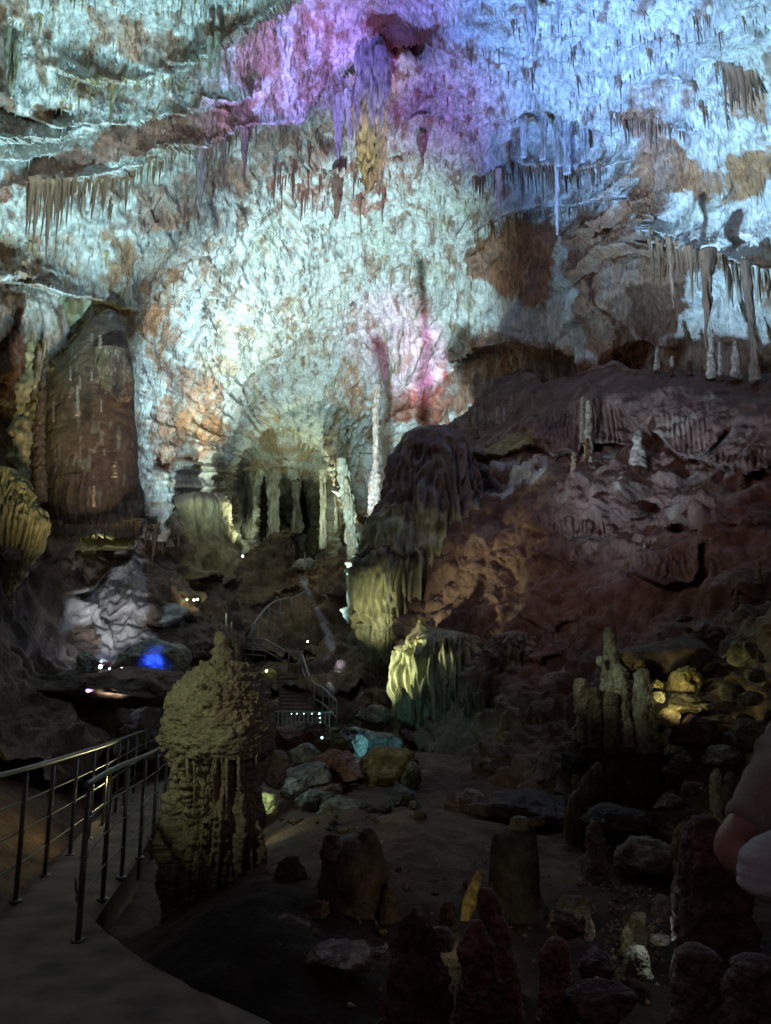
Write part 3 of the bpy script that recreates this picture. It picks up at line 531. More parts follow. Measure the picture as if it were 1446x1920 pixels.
for i, (nm, lab, rows, Y, a, b) in enumerate([
    ('stalactite', 'blue white draped stalactite left of the giant yellow tipped one', [(180, 628, 652), (215, 625, 648), (250, 629, 644), (275, 631, 640), (298, 633, 636)], 21.5, (.55, .57, .60), (.40, .33, .30)),
    ('stalactite', 'short pale drape between the giant stalactite and its blue white neighbour', [(170, 645, 668), (210, 648, 664), (240, 652, 662), (264, 656, 660)], 21.3, (.56, .57, .60), (.42, .36, .30)),
    ('stalactite', 'tall grey brown spike hanging from the smooth brown overhang, tip over the pale rock', [(240, 366, 392), (275, 368, 390), (310, 371, 386), (350, 372, 380), (395, 373, 376)], 20.5, (.36, .30, .28), (.26, .19, .16)),
    ('stalactite', 'long thin brown spike just right of the tall grey brown one', [(250, 410, 425), (285, 415, 424), (320, 417, 422), (356, 418, 420)], 21.5, (.30, .21, .16), (.2, .13, .1)),
    ('stalactite', 'long thin brown spike hanging under the right end of the overhang', [(240, 449, 467), (275, 453, 464), (310, 456, 461), (348, 457, 459)], 22.0, (.30, .20, .16), (.2, .13, .1)),
    ('stalactite', 'olive brown spike hanging alone over the white field, upper left ledge', [(138, 204, 226), (165, 205, 220), (195, 205, 213), (232, 206, 209)], 16.8, (.36, .29, .16), (.24, .17, .1)),
    ('stalactite', 'thick pale forked stalactite hanging at the upper left edge, longer fork', [(60, 8, 36), (100, 10, 32), (140, 13, 26), (184, 19, 23)], 14.6, (.48, .47, .36), (.30, .22, .12)),
    ('stalactite', 'shorter fork of the thick pale stalactite at the upper left edge', [(80, 26, 42), (120, 27, 39), (150, 26, 33), (170, 25, 28)], 14.5, (.46, .44, .33), (.30, .22, .12)),
    ('stalactite', 'longer of two pale straws hanging from the white diagonal lip', [(62, 402, 414), (100, 404, 413), (140, 406, 411), (158, 408, 410)], 16.4, (.55, .54, .42), (.38, .30, .18)),
    ('stalactite', 'shorter of two pale straws hanging from the white diagonal lip', [(70, 388, 399), (105, 390, 397), (140, 390, 394), (150, 391, 393)], 16.3, (.52, .50, .38), (.38, .30, .18)),
    ('stalactite', 'long white bundle of straws hanging at the top edge over the blue stone', [(-40, 985, 1006), (30, 988, 1004), (70, 990, 1002), (108, 994, 998)], 15.8, (.60, .58, .56), (.40, .33, .30)),
    ('stalactite', 'single white straw hanging right of the white bundle at the top', [(-40, 1040, 1050), (20, 1042, 1049), (64, 1045, 1047)], 15.6, (.60, .58, .56), (.40, .33, .30)),
    ('stalactite', 'fat reddish brown stalactite below the pink stone, lowest of its fringe', [(338, 620, 644), (360, 624, 642), (385, 627, 638), (412, 629, 633)], 26.5, (.42, .24, .18), (.3, .15, .11)),
    ('stalactite', 'pinkish drapery with a red brown tip beside the dark hole right of the giant', [(255, 781, 803), (270, 784, 799), (286, 787, 796), (306, 790, 793)], 26, (.44, .30, .26), (.36, .17, .12)),
    ('stalactite', 'thick brown twin stalactite below the blue white shelf, longest at right', [(470, 1310, 1344), (500, 1316, 1338), (560, 1319, 1332), (620, 1321, 1327), (655, 1323, 1325)], 17.6, (.17, .095, .058), (.12, .07, .045)),
    ('stalactite', 'long tapering brown spike hanging free over the dark hollow at right', [(445, 1248, 1260), (490, 1254, 1263), (540, 1259, 1265), (578, 1262, 1264)], 18.2, (.28, .17, .10), (.18, .11, .07)),
    ('stalactite', 'grey drapery column running down the wall at the far right edge', [(490, 1388, 1408), (530, 1395, 1409), (600, 1405, 1414), (660, 1409, 1419), (712, 1405, 1428)], 17.2, (.18, .11, .075), (.12, .075, .055)),
    ('stalactite', 'thin brown column hanging from the niche shelf down to the orange oval', [(318, 929, 942), (360, 931, 939), (400, 933, 938), (442, 934, 937)], 23.5, (.40, .30, .22), (.3, .2, .14)),
    ('stalactite', 'very long pale straw left of the brown wall, from niche to white streak', [(225, 1038, 1052), (300, 1040, 1049), (370, 1041, 1048), (440, 1043, 1047)], 22.5, (.56, .52, .50), (.40, .30, .24)),
    ]):
    c = stone(a, b, .5, 1, .15)
    thing_blob(nm, lab, 'stalactite', rows, Y, M_DRIP, 'large stalactites of the vault', colour=c, flute=.16, ff=2.2, na=40, nr=60, depth=.9, seed=i * 3.7)
for i, (x, y0, y1, w) in enumerate([(1018, 228, 300, 16), (1048, 222, 312, 14), (1064, 222, 326, 18), (1092, 228, 305, 12), (982, 232, 296, 12)]):
    thing_blob('dripstone_column', ['grey blue column in the vault niche, thick one left of centre', 'grey blue column in the middle of the vault niche', 'longest grey brown column in the vault niche', 'rightmost thin column in the vault niche', 'leftmost thin column in the vault niche'][i], 'column',
               [(y0, x - w * .6, x + w * .6), ((y0 + y1) / 2, x - w * .35, x + w * .35), (y1, x - w * .4, x + w * .4)], 22.2, M_DRIP, 'columns in the vault niche', colour=stone((.46, .44, .44), (.3, .24, .2), .5, 1, .1), flute=.2, ff=2, na=36, nr=50)
thing_blob('dripstone_column', 'slim pinkish column standing on a knobby foot beside the grey flowstone', 'column', [(720, 700, 716), (780, 698, 712), (840, 700, 710), (880, 698, 710), (892, 694, 716), (906, 690, 714), (960, 690, 712), (1000, 688, 708), (1030, 680, 704)], 28.5, M_DRIP, colour=stone((.27, .19, .155), (.20, .12, .08), .5, 1, .6), lump=.12, lf=2.5, na=48, nr=120)
thing_blob('dripstone_column', 'knobby pale column with a brown stain left of the slim pinkish one', 'column', [(860, 630, 650), (930, 640, 660), (985, 650, 668), (1010, 650, 672), (1080, 655, 690)], 30, M_DRIP, colour=stone((.15, .13, .085), (.15, .10, .05), .5, 1, .3), lump=.12, lf=2.5, flute=.2, na=48, nr=90)

for x, y0, y1, w, Y, lab in [(466, 905, 1010, 16, 57, 'dim grey column at the left inside the passage beyond the arch'), (512, 898, 1015, 22, 66, 'broad grey column in the middle of the passage beyond the arch'), (556, 895, 1000, 18, 72, 'dark brown column right of the broad one in the passage'), (606, 900, 1030, 12, 58, 'thin pale column at the right inside the passage'), (632, 905, 1000, 9, 54, 'very thin pale column at the right wall of the passage')]:
    thing_blob('dripstone_column', lab, 'column', [(y0 - 20, x - w, x + w), (y0 + 10, x - w * .45, x + w * .45), ((y0 + y1) / 2, x - w * .35, x + w * .35), (y1, x - w * .6, x + w * .6)], Y, M_DRIP, 'columns of the passage', colour=stone((.20, .19, .15), (.11, .09, .065), .5, 1, .2), lump=.14, flute=.2, ff=2.5, na=36, nr=70, seed=x * .1)

# --- fringes of stalactites along the ledges and over the vault
PAL = {'brown': ((.30, .17, .10), (.17, .10, .062)), 'pale': ((.56, .54, .47), (.38, .29, .19)), 'red': ((.36, .16, .12), (.24, .095, .075)), 'ochre': ((.46, .36, .16), (.30, .20, .09)), 'dark': ((.22, .165, .11), (.13, .09, .06))}
def spike_np(seed, straight=0.0, na=10, nr=16):
    t = np.linspace(0, 1, nr); r = (1 - t) ** (.75 - .45 * straight) * .78 + .02 * (1 - t); r *= 1 + .5 * np.exp(-t / .06); r[-1] = .01
    th = np.linspace(0, 2 * np.pi, na, endpoint=False)
    k = fbm(np.stack([np.cos(th)[None] + 0 * t[:, None], np.sin(th)[None] + 0 * t[:, None], 3 * t[:, None] + 0 * th[None]], -1), 1.3, 3, off=seed * 7.)
    rr = r[:, None] * (1 + .55 * k); wx = .25 * fbm(np.stack([t * 2, 0 * t, 0 * t], -1), 1, 2, off=seed * 3.)[:, None] * t[:, None]
    P = np.stack([rr * np.cos(th) + wx, rr * np.sin(th), -t[:, None] + 0 * rr], -1)
    idx = np.arange(nr * na).reshape(nr, na); nx = np.roll(idx, -1, 1)
    return P.reshape(-1, 3), np.stack([idx[:-1], idx[1:], nx[1:], nx[:-1]], -1).reshape(-1, 4), np.repeat(t, na), k.ravel()
SPIKE = {}
for pn, (a, b) in PAL.items():
    for s in range(5):
        v, q, t, k = spike_np(s + 1, .6 if s == 4 else 0); a_, b_ = np.array(a), np.array(b)
        SPIKE[pn, s] = mesh_np('stalactite', v, q, col=np.clip(mix(np.broadcast_to(a_, v.shape), b_, np.clip(t * .9 + .6 * k, 0, 1)) * (1 + .4 * k)[:, None], .01, .8))
        SPIKE[pn, s].materials.append(M_DRIP)
CAND = []
class Plane:
    def __init__(s, Y): s.Y = Y
    def pos(s, px, py): return at(px, py, s.Y)
    def tint(s, px, py): return np.array([.3, .2, .13])
def fringe(line, n, lo, hi, pal, label, w=(.10, .16), jit=5, sheet=None, dy=0.0):
    lx = [a for a, b in line]; ly = [b for a, b in line]
    for k in range(n):
        x = lx[0] + (lx[-1] - lx[0]) * (k + RNG.uniform(.1, .9)) / n; y = np.interp(x, lx, ly) + RNG.uniform(-jit, jit * .4) + dy
        L = lo + (hi - lo) * RNG.beta(1.3, 1.9); CAND.append((L, x, y, RNG.uniform(*w), pal, label, sheet or vault))
def field(poly, n, lo, hi, pal, label, w=(.10, .17), sheet=None):
    xs = [a for a, b in poly]; ys = [b for a, b in poly]; k = 0
    while k < n:
        x, y = RNG.uniform(min(xs), max(xs)), RNG.uniform(min(ys), max(ys))
        if pip(np.array([x]), np.array([y]), poly)[0]:
            CAND.append((lo + (hi - lo) * RNG.beta(1.1, 2.2), x, y, RNG.uniform(*w), pal, label, sheet or vault)); k += 1
fringe([(48, 344), (100, 342), (135, 340)], 17, 70, 190, 'brown', 'long dark brown stalactite in the dense curtain under the left white ledge', (.07, .12))
fringe([(135, 340), (235, 332)], 16, 30, 105, 'brown', 'brown stalactite in the open right half of the fringe under the left white ledge')
fringe([(235, 330), (305, 292)], 13, 22, 58, 'brown', 'short brown stalactite under the tapering right end of the left white ledge')
fringe([(325, 108), (430, 66), (545, 2)], 30, 12, 48, 'pale', 'thin pale stalactite in the row along the white diagonal lip')
fringe([(315, 284), (400, 260), (480, 232)], 22, 18, 66, 'brown', 'purplish brown stalactite under the lower edge of the smooth overhang')
fringe([(98, 128), (150, 146), (250, 140), (330, 122)], 24, 16, 54, 'ochre', 'tan stalactite hanging under the upper left white shelf')
fringe([(-10, 262), (100, 262), (210, 226), (300, 226)], 34, 6, 20, 'pale', 'tiny white stub along the white edge above the smooth overhang')
fringe([(505, 248), (560, 228), (620, 172)], 16, 10, 34, 'pale', 'small pale stalactite along the violet lip left of the giant')
field([(490, 290), (600, 265), (700, 300), (770, 330), (740, 385), (560, 375), (500, 345)], 64, 18, 78, 'red', 'reddish brown stalactite in the fringe below the giant stalactite', (.11, .2))
fringe([(888, 322), (960, 312), (1060, 318)], 26, 26, 85, 'brown', 'brown stalactite under the shelf of the vault niche')
fringe([(1060, 330), (1140, 302), (1190, 300)], 16, 20, 52, 'brown', 'short brown stalactite under the right shelf of the vault niche')
fringe([(905, 430), (960, 402), (1060, 392), (1190, 374), (1235, 430)], 34, 22, 62, 'brown', 'slanting brown spike fringing the top of the orange oval and brown wall')
fringe([(1218, 452), (1300, 470), (1375, 488)], 26, 36, 118, 'brown', 'brown spike in the row under the blue white shelf at right', (.07, .12))
fringe([(1375, 490), (1455, 510)], 12, 50, 130, 'pale', 'pale spike among the drapery under the far right end of the shelf', (.09, .15))
fringe([(1150, 192), (1230, 216), (1290, 245)], 16, 28, 82, 'brown', 'brown spike hanging above the bare brown patch, upper right')
fringe([(1380, 95), (1450, 125)], 12, 45, 110, 'brown', 'dark spike in the cluster at the upper right edge')
field([(850, 20), (1446, 0), (1446, 210), (1150, 190), (1000, 210), (850, 150)], 70, 18, 62, 'brown', 'brown spike scattered over the blue part of the vault')
field([(850, -20), (1446, -20), (1446, 190), (850, 150)], 40, 16, 50, 'pale', 'pale spike scattered over the blue part of the vault')
field([(740, 120), (880, 110), (900, 300), (760, 300)], 20, 14, 45, 'red', 'red brown spike scattered over the pink stone right of the giant')
field([(-10, -20), (560, -40), (430, 40), (130, 40), (0, 60)], 26, 20, 62, 'ochre', 'tan spike hanging at the top edge, upper left')
field([(60, 30), (330, 90), (360, 200), (80, 240)], 26, 14, 46, 'ochre', 'tan spike scattered over the white stone, upper left')
fringe([(470, 826), (560, 812), (612, 832)], 20, 14, 36, 'ochre', 'small ochre stalactite just inside the arch', (.1, .2), sheet=passage)
fringe([(500, 905), (650, 945)], 18, 14, 40, 'ochre', 'small tan stalactite over the passage beyond the arch', (.08, .14), sheet=passage)
fringe([(90, 975), (130, 988), (200, 990), (264, 972)], 30, 16, 44, 'dark', 'dark drip in the fringe under the tall brown mass at left', (.2, .4), sheet=Plane(19.2))
fringe([(272, 985), (345, 990)], 10, 30, 90, 'dark', 'dark drip in the fringe right of the tall brown mass', (.12, .2), sheet=grotto)
fringe([(300, 935), (345, 945), (400, 905)], 14, 20, 60, 'pale', 'pale drip at the white foot of the vault left of the arch')
fringe([(40, 610), (110, 640), (180, 620)], 16, 22, 66, 'ochre', 'olive drip on the pale curtain above the tall brown mass')
fringe([(1042, 668), (1100, 676), (1150, 694)], 20, 14, 44, 'brown', 'slanting drip under the white streak just above the hillside')
fringe([(850, 700), (900, 660), (960, 660), (1035, 680)], 20, 8, 26, 'dark', 'stubby dark drip under the low brown shelf above the hillside')
field([(440, 400), (860, 400), (850, 600), (700, 700), (460, 700), (380, 560)], 40, 10, 34, 'pale', 'small pale drip on the bright middle of the vault')
field([(20, 400), (330, 440), (330, 600), (60, 590)], 34, 12, 44, 'ochre', 'small tan drip on the mottled stone at left')
for i in range(9000):   # the fuzz of finger-long drips that covers the calcite
    x, y = RNG.uniform(-30, 1476), RNG.uniform(-40, 720); c = vault.tint(x, y)
    if c[0] > .30 or RNG.random() < .25: CAND.append((4 + 26 * RNG.random() ** 2.6, x, y, RNG.uniform(.08, .20), None, None, vault))
CAND.sort(key=lambda c: -c[0])
fz_v, fz_q, fz_c, nfz = [], [], [], 0; n_ind = 0
for L, x, y, w, pal, label, sh in CAND:
    p = sh.pos(x, y); Ls = L * mpp(y, p[1]); rad = max(Ls * w * (.34 + .30 * RNG.random() ** 2), .016)
    if pal and n_ind < 262:
        o = bpy.data.objects.new('stalactite', SPIKE[pal, n_ind % 5]); COL.objects.link(o)
        o.location = (p[0], p[1] - .02, p[2] + .06 * Ls); o.scale = (rad, rad, Ls * 1.06)
        o.rotation_euler = (RNG.normal(0, .03), RNG.normal(0, .03), RNG.uniform(0, 6.28))
        tag(o, label, 'stalactite', 'fringe: ' + label); n_ind += 1
        for e in range(3):
            x2, y2 = x + RNG.normal(0, 5), y + RNG.normal(0, 2.5); p2 = sh.pos(x2, y2); v, q, t, k = spike_np(int(RNG.integers(1, 40)), 0, 6, 6); L2 = Ls * RNG.uniform(.15, .6)
            a, b = PAL[pal]; v = v * [rad * RNG.uniform(.4, 1.1), rad * .8, L2] + p2 + [0, -.02, .05 * L2]
            fz_v.append(v); fz_q.append(q + nfz); nfz += len(v); fz_c.append(mix(np.broadcast_to(np.array(a), v.shape), b, t * .9))
    else:
        v, q, t, k = spike_np(int(RNG.integers(1, 40)), 0, 6, 6); c0 = sh.tint(x, y)
        a, b = (PAL[pal] if pal else (c0 * .95, c0 * (.4 + .4 * RNG.random()) * np.array([1, .86, .76])))
        v = v * [rad, rad, Ls] + p + [0, -.02, .05 * Ls]
        fz_v.append(v); fz_q.append(q + nfz); nfz += len(v); fz_c.append(mix(np.broadcast_to(np.array(a), v.shape), b, t * .9))
o = link('dripstone_fuzz', mesh_np('dripstone_fuzz', np.concatenate(fz_v), np.concatenate(fz_q), col=np.clip(np.concatenate(fz_c), .01, .8)), M_DRIP)
tag(o, 'fuzz of small pale and brown drips covering the vault', 'dripstone', kind='stuff')

# ------------------------------------------------------------------ big masses
def flow_col(p, t, seed, S):
    n = fbm(p, 4 / S, 4, s=(1, 1, .06), off=3.); g = fbm(p, 6 / S, 3, off=9.)
    c = mix(np.broadcast_to(np.array([.21, .17, .165]), p.shape), np.array([.165, .095, .085]), sstep(-.1, .25, fbm(p, 1.2 / S, 3, off=2.)))
    c = mix(c, np.array([.40, .37, .22]), sstep(.42, .56, t + .15 * g)); c = mix(c, np.array([.20, .22, .21]), sstep(.1, .3, n) * sstep(.45, .6, t) * .7)
    return c * (1 + .8 * n + .35 * g)[..., None]
r0 = empty('flowstone_curtain', V(760, 1272, 21), 'tall grey flowstone with a fluted greenish curtain hanging at its foot, centre', 'flowstone')
blob('dome', [(806, 775, 850), (816, 752, 868), (840, 739, 880), (880, 731, 892), (920, 723, 905), (960, 708, 920), (1000, 692, 930), (1040, 684, 930), (1070, 705, 925), (1120, 760, 912), (1165, 800, 890)], 21.5, M_FLOW, r0, depth=.75, flute=.07, ff=7, lump=.10, fz=(.12, 1.2), colour=flow_col, na=380, nr=220, reg=19, fine=.035)
blob('curtain', [(1010, 690, 850), (1050, 668, 868), (1090, 655, 868), (1130, 653, 866), (1170, 665, 862), (1200, 676, 856), (1225, 686, 840), (1245, 700, 800), (1258, 725, 770)], 21.2, M_FLOW, r0, depth=.72, flute=.10, ff=9, lump=.05, fz=(.1, 1.2), colour=lambda p, t, s, S: flow_col(p, .40 + t * .6, s, S), na=420, nr=130, teeth=.14, reg=34)
blob('drapery', [(1170, 668, 700), (1215, 686, 722), (1250, 694, 722), (1265, 698, 720), (1275, 703, 712)], 20.6, M_FLOW, r0, depth=.6, flute=.22, ff=3, colour=lambda p, t, s, S: flow_col(p, .6 + t * .4, s, S), seed=3.)
blob('drapery', [(1150, 700, 745), (1200, 705, 750), (1230, 715, 748), (1252, 730, 744)], 20.3, M_FLOW, r0, depth=.6, flute=.22, ff=3, colour=lambda p, t, s, S: flow_col(p, .6 + t * .4, s, S), seed=8.)
def casc_col(p, t, seed, S):
    n = fbm(p, 3 / S, 4, s=(1, 1, .08), off=3.); g = fbm(p, 5 / S, 3, off=9.)
    c = mix(np.broadcast_to(np.array([.36, .34, .20]), p.shape), np.array([.13, .14, .11]), sstep(-.05, .3, n + .4 * g))
    c = mix(c, np.array([.24, .19, .11]), sstep(.24, .06, t + .2 * g)); return mix(c, np.array([.13, .14, .12]), sstep(.75, .95, t)) * (1 + .5 * g)[..., None]
r0 = empty('flowstone_cascade', V(820, 1450, 17.5), 'low yellow green flowstone cascade with draped folds below the grey curtain', 'flowstone')
blob('body', [(1162, 784, 790), (1172, 780, 797), (1180, 775, 840), (1192, 766, 890), (1208, 752, 908), (1228, 738, 915), (1260, 733, 915), (1300, 738, 908), (1345, 748, 908), (1390, 760, 904), (1430, 766, 902), (1470, 766, 908)], 17.6, M_FLOW, r0, depth=.8, flute=.14, ff=4, fz=(.12, 1.2), lump=.10, colour=casc_col, na=420, nr=190, reg=26, teeth=.10)
for i, rows in enumerate([[(1290, 742, 760), (1320, 744, 774), (1345, 752, 774), (1368, 760, 770)], [(1300, 782, 800), (1340, 786, 814), (1370, 796, 814), (1402, 803, 811)], [(1262, 812, 838), (1290, 808, 850), (1330, 818, 848), (1368, 830, 844)], [(1250, 852, 872), (1290, 850, 882), (1330, 860, 880), (1376, 868, 876)]]):
    blob('drapery', rows, 16.7 + .05 * i, M_FLOW, r0, depth=.55, flute=.2, ff=3, colour=casc_col if i < 2 else stone((.26, .23, .13), (.14, .11, .08), .5, 1, .1), seed=i * 5. + 1)
r0 = empty('flowstone_drapery', V(940, 1390, 16.4), 'dark ragged flowstone drapery with hanging points right of the yellow green cascade', 'flowstone')
blob('body', [(1190, 930, 1000), (1225, 905, 1030), (1265, 880, 1030), (1300, 870, 1015), (1330, 868, 1000), (1350, 880, 990)], 16.2, M_FLOW, r0, depth=.6, flute=.16, ff=6, colour=stone((.17, .14, .10), (.11, .075, .06), .5, 1, .2), seed=2., na=160, nr=90)
for i, rows in enumerate([[(1300, 888, 905), (1335, 896, 908), (1358, 909, 913)], [(1290, 935, 985), (1330, 944, 978), (1360, 952, 970), (1378, 958, 966)], [(1300, 985, 1020), (1340, 992, 1010)], [(1310, 868, 884), (1345, 872, 880)]]):
    blob('hanging_point', rows, 15.7, M_FLOW, r0, depth=.6, flute=.25, ff=2.5, colour=stone((.19, .17, .11), (.11, .09, .06), .5, 1, .1), seed=i * 3. + 9)

# tall brown mass at the left
def mass_col(p, t, seed, S):
    n = fbm(p, 1.5 / S, 4, off=3.); g = fbm(p, 7 / S, 3, s=(1, 1, 1.6), off=9.); sp = fbm(p, 11 / S, 2, s=(1, 1, .35), off=33.)
    c = mix(np.broadcast_to(np.array([.185, .125, .085]), p.shape), np.array([.15, .085, .07]), sstep(-.15, .3, n) * .7) * (1 + .45 * g)[..., None]
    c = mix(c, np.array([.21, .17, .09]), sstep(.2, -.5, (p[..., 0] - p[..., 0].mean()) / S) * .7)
    return mix(c, np.array([.34, .30, .24]), sstep(.36, .46, sp) * .8)
r0 = empty('stalagmite_tower', V(175, 1030, 20), 'huge domed dark brown stalagmite mass with rippled skin at the left', 'stalagmite')
def ripple(rows, Y, **kw):
    v, q, t, c = blob_np(rows, Y, **kw); n = len(v) - 2
    return v, q, t, c
o = blob('body', [(583, 200, 214), (592, 182, 224), (615, 160, 234), (660, 130, 244), (720, 96, 250), (780, 86, 252), (840, 80, 256), (900, 82, 262), (950, 84, 265), (980, 92, 267), (996, 100, 266)], 20.5, M_DRIP, r0, depth=.75, lump=.035, lf=1.4, fine=.02, colour=mass_col, na=240, nr=260, flute=.03, ff=9, fz=(.8, 1.2), teeth=.12)
me = o.data; co = np.empty(len(me.vertices) * 3, np.float32); me.vertices.foreach_get('co', co); co = co.reshape(-1, 3)
rip = np.abs(np.sin(co[:, 2] * 9 + 5 * fbm(co, .7, 3) + 2.0 * fbm(co, 2.5, 2))); sc = 1 - .028 * np.exp(-rip * 7) * sstep(-.3, .1, fbm(co, .8, 2, off=4.))
ctr = co.mean(0); co[:, :2] = ctr[:2] + (co[:, :2] - ctr[:2]) * sc[:, None]; me.vertices.foreach_set('co', co.ravel()); me.update()
blob('fluted_curtain', [(655, 176, 238), (690, 176, 247), (725, 190, 249), (745, 212, 248), (752, 222, 240)], 19.9, M_DRIP, r0, depth=.62, flute=.05, ff=7, colour=mass_col, na=220, nr=60, teeth=.1)
for i, (x, y, w, h, yy) in enumerate([(188, 640, 7, 26, 18.6), (150, 718, 4, 22, 18.2), (132, 700, 5, 26, 18.3), (145, 750, 8, 60, 17.9), (172, 705, 4, 16, 18), (150, 850, 5, 30, 17.6), (215, 880, 10, 30, 17.6), (176, 930, 6, 40, 17.3), (100, 770, 5, 40, 18.4), (190, 760, 3, 24, 17.9)]):
    blob('drip_knob', [(y - h / 2, x - w * .4, x + w * .4), (y, x - w * .5, x + w * .5), (y + h / 2, x - w * .6, x + w * .6)], yy + .35, M_DRIP, r0, lump=.25, lf=2, colour=stone((.25, .19, .125), (.18, .12, .085)), na=18, nr=22, seed=i * 2.)
thing_blob('dripstone_column', 'lumpy olive column standing in front of the black hollow at the far left', 'column', [(640, 52, 64), (700, 44, 60), (722, 36, 56), (745, 30, 52), (765, 36, 54), (800, 24, 52), (850, 20, 56), (900, 14, 58), (950, 4, 62), (1010, -14, 66), (1080, -20, 50)], 18.6, M_DRIP, colour=stone((.33, .28, .13), (.19, .14, .08), .5, 1, .5), lump=.18, lf=2.2, na=70, nr=120)
thing_blob('dripstone_column', 'thin dark knobby column beside the huge domed brown mass', 'column', [(655, 86, 90), (690, 82, 92), (750, 72, 86), (800, 62, 84), (850, 60, 84), (940, 58, 90)], 19.4, M_DRIP, colour=stone((.21, .15, .09), (.13, .09, .06), .5, 1, .5), lump=.2, lf=2.5, na=40, nr=90, seed=4.)
thing_blob('flowstone_curtain', 'pale olive flowstone curtain flowing down above the huge domed brown mass', 'flowstone', [(545, 36, 150), (570, 38, 168), (600, 42, 160), (630, 54, 135), (648, 72, 112), (658, 88, 106)], 20.8, M_FLOW, colour=stone((.42, .42, .30), (.28, .23, .10), .5, 1, .15), depth=.4, flute=.14, ff=5, lump=.08, na=120, nr=80, teeth=.1)
thing_blob('flowstone_curtain', 'ragged olive drapery at the lower left edge under the black hollow', 'flowstone', [(880, -60, 30), (920, -60, 55), (980, -60, 92), (1030, -60, 80), (1080, -60, 42), (1110, -50, 20)], 17.6, M_FLOW, colour=stone((.29, .25, .10), (.16, .12, .06), .5, 1, .12), depth=.5, flute=.05, ff=7, na=260, nr=120, teeth=.25, seed=5., reg=20)

# ------------------------------------------------------------------ the near domed stalagmite beside the path
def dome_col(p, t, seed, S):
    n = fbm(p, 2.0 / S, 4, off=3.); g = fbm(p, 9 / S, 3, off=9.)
    c = mix(np.broadcast_to(np.array([.27, .265, .175]), p.shape), np.array([.22, .18, .14]), sstep(-.2, .35, (p[..., 0] - p[..., 0].mean()) / S + n))  # lit left side and dimmer right side painted into the stone
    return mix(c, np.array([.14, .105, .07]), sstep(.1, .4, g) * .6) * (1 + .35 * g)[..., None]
def popcorn(o, f, amp, thr=-.1):
    """little knobs of cave popcorn raised out of a body"""
    me = o.data; n = len(me.vertices); co = np.empty(n * 3, np.float32); me.vertices.foreach_get('co', co); co = co.reshape(-1, 3)
    nn = np.empty(n * 3, np.float32); me.vertices.foreach_get('normal', nn); nn = nn.reshape(-1, 3)
    d = np.abs(fbm(co, f, 2, off=2.)) * 2 + .5 * np.abs(fbm(co, f * 2.3, 2, off=7.)) * 2; big = sstep(thr - .3, thr + .3, fbm(co, f * .25, 2, off=20.))
    co = co + nn * (amp * (d - .55) * (.35 + .65 * big))[:, None]; me.vertices.foreach_set('co', co.ravel()); me.update()
r0 = empty('domed_stalagmite', V(410, 1690, 7.0), 'big mushroom shaped popcorn stalagmite with a knob on top, beside the path railing', 'stalagmite')
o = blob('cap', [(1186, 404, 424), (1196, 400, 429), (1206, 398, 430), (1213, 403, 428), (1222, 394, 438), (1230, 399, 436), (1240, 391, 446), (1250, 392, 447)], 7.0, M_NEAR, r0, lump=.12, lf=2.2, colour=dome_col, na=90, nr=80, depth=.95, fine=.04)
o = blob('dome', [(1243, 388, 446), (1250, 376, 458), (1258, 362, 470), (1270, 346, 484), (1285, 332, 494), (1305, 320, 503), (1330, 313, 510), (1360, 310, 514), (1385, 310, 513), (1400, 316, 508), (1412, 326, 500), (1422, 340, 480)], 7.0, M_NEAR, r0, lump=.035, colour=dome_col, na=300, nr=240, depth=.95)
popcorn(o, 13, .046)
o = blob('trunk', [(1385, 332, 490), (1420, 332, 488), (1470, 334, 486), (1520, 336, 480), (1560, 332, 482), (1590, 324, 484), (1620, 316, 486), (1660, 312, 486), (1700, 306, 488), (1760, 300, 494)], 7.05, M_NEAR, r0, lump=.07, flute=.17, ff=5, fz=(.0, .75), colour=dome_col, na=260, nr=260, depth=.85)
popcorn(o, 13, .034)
for i in range(16):
    x = 332 + 156 * (i + RNG.uniform(0, 1)) / 16; u = (x - 410) / 100; y0 = 1398 - 14 * u * u * 0 - 8 + RNG.uniform(-8, 8); L = 22 + 95 * RNG.random() ** 1.6 * (1 if i % 3 else 1.3)
    Yq = 7.0 - .385 * math.sqrt(max(.05, 1 - u * u)); w = RNG.uniform(2.4, 5)
    ob = blob('drip_root', [(y0, x - w, x + w), (y0 + L * .5, x - w * .7, x + w * .75), (y0 + L, x - w * .35, x + w * .35)], Yq, M_NEAR, r0, lump=.35, lf=1.5, colour=dome_col, na=14, nr=34, seed=i * 1.7)

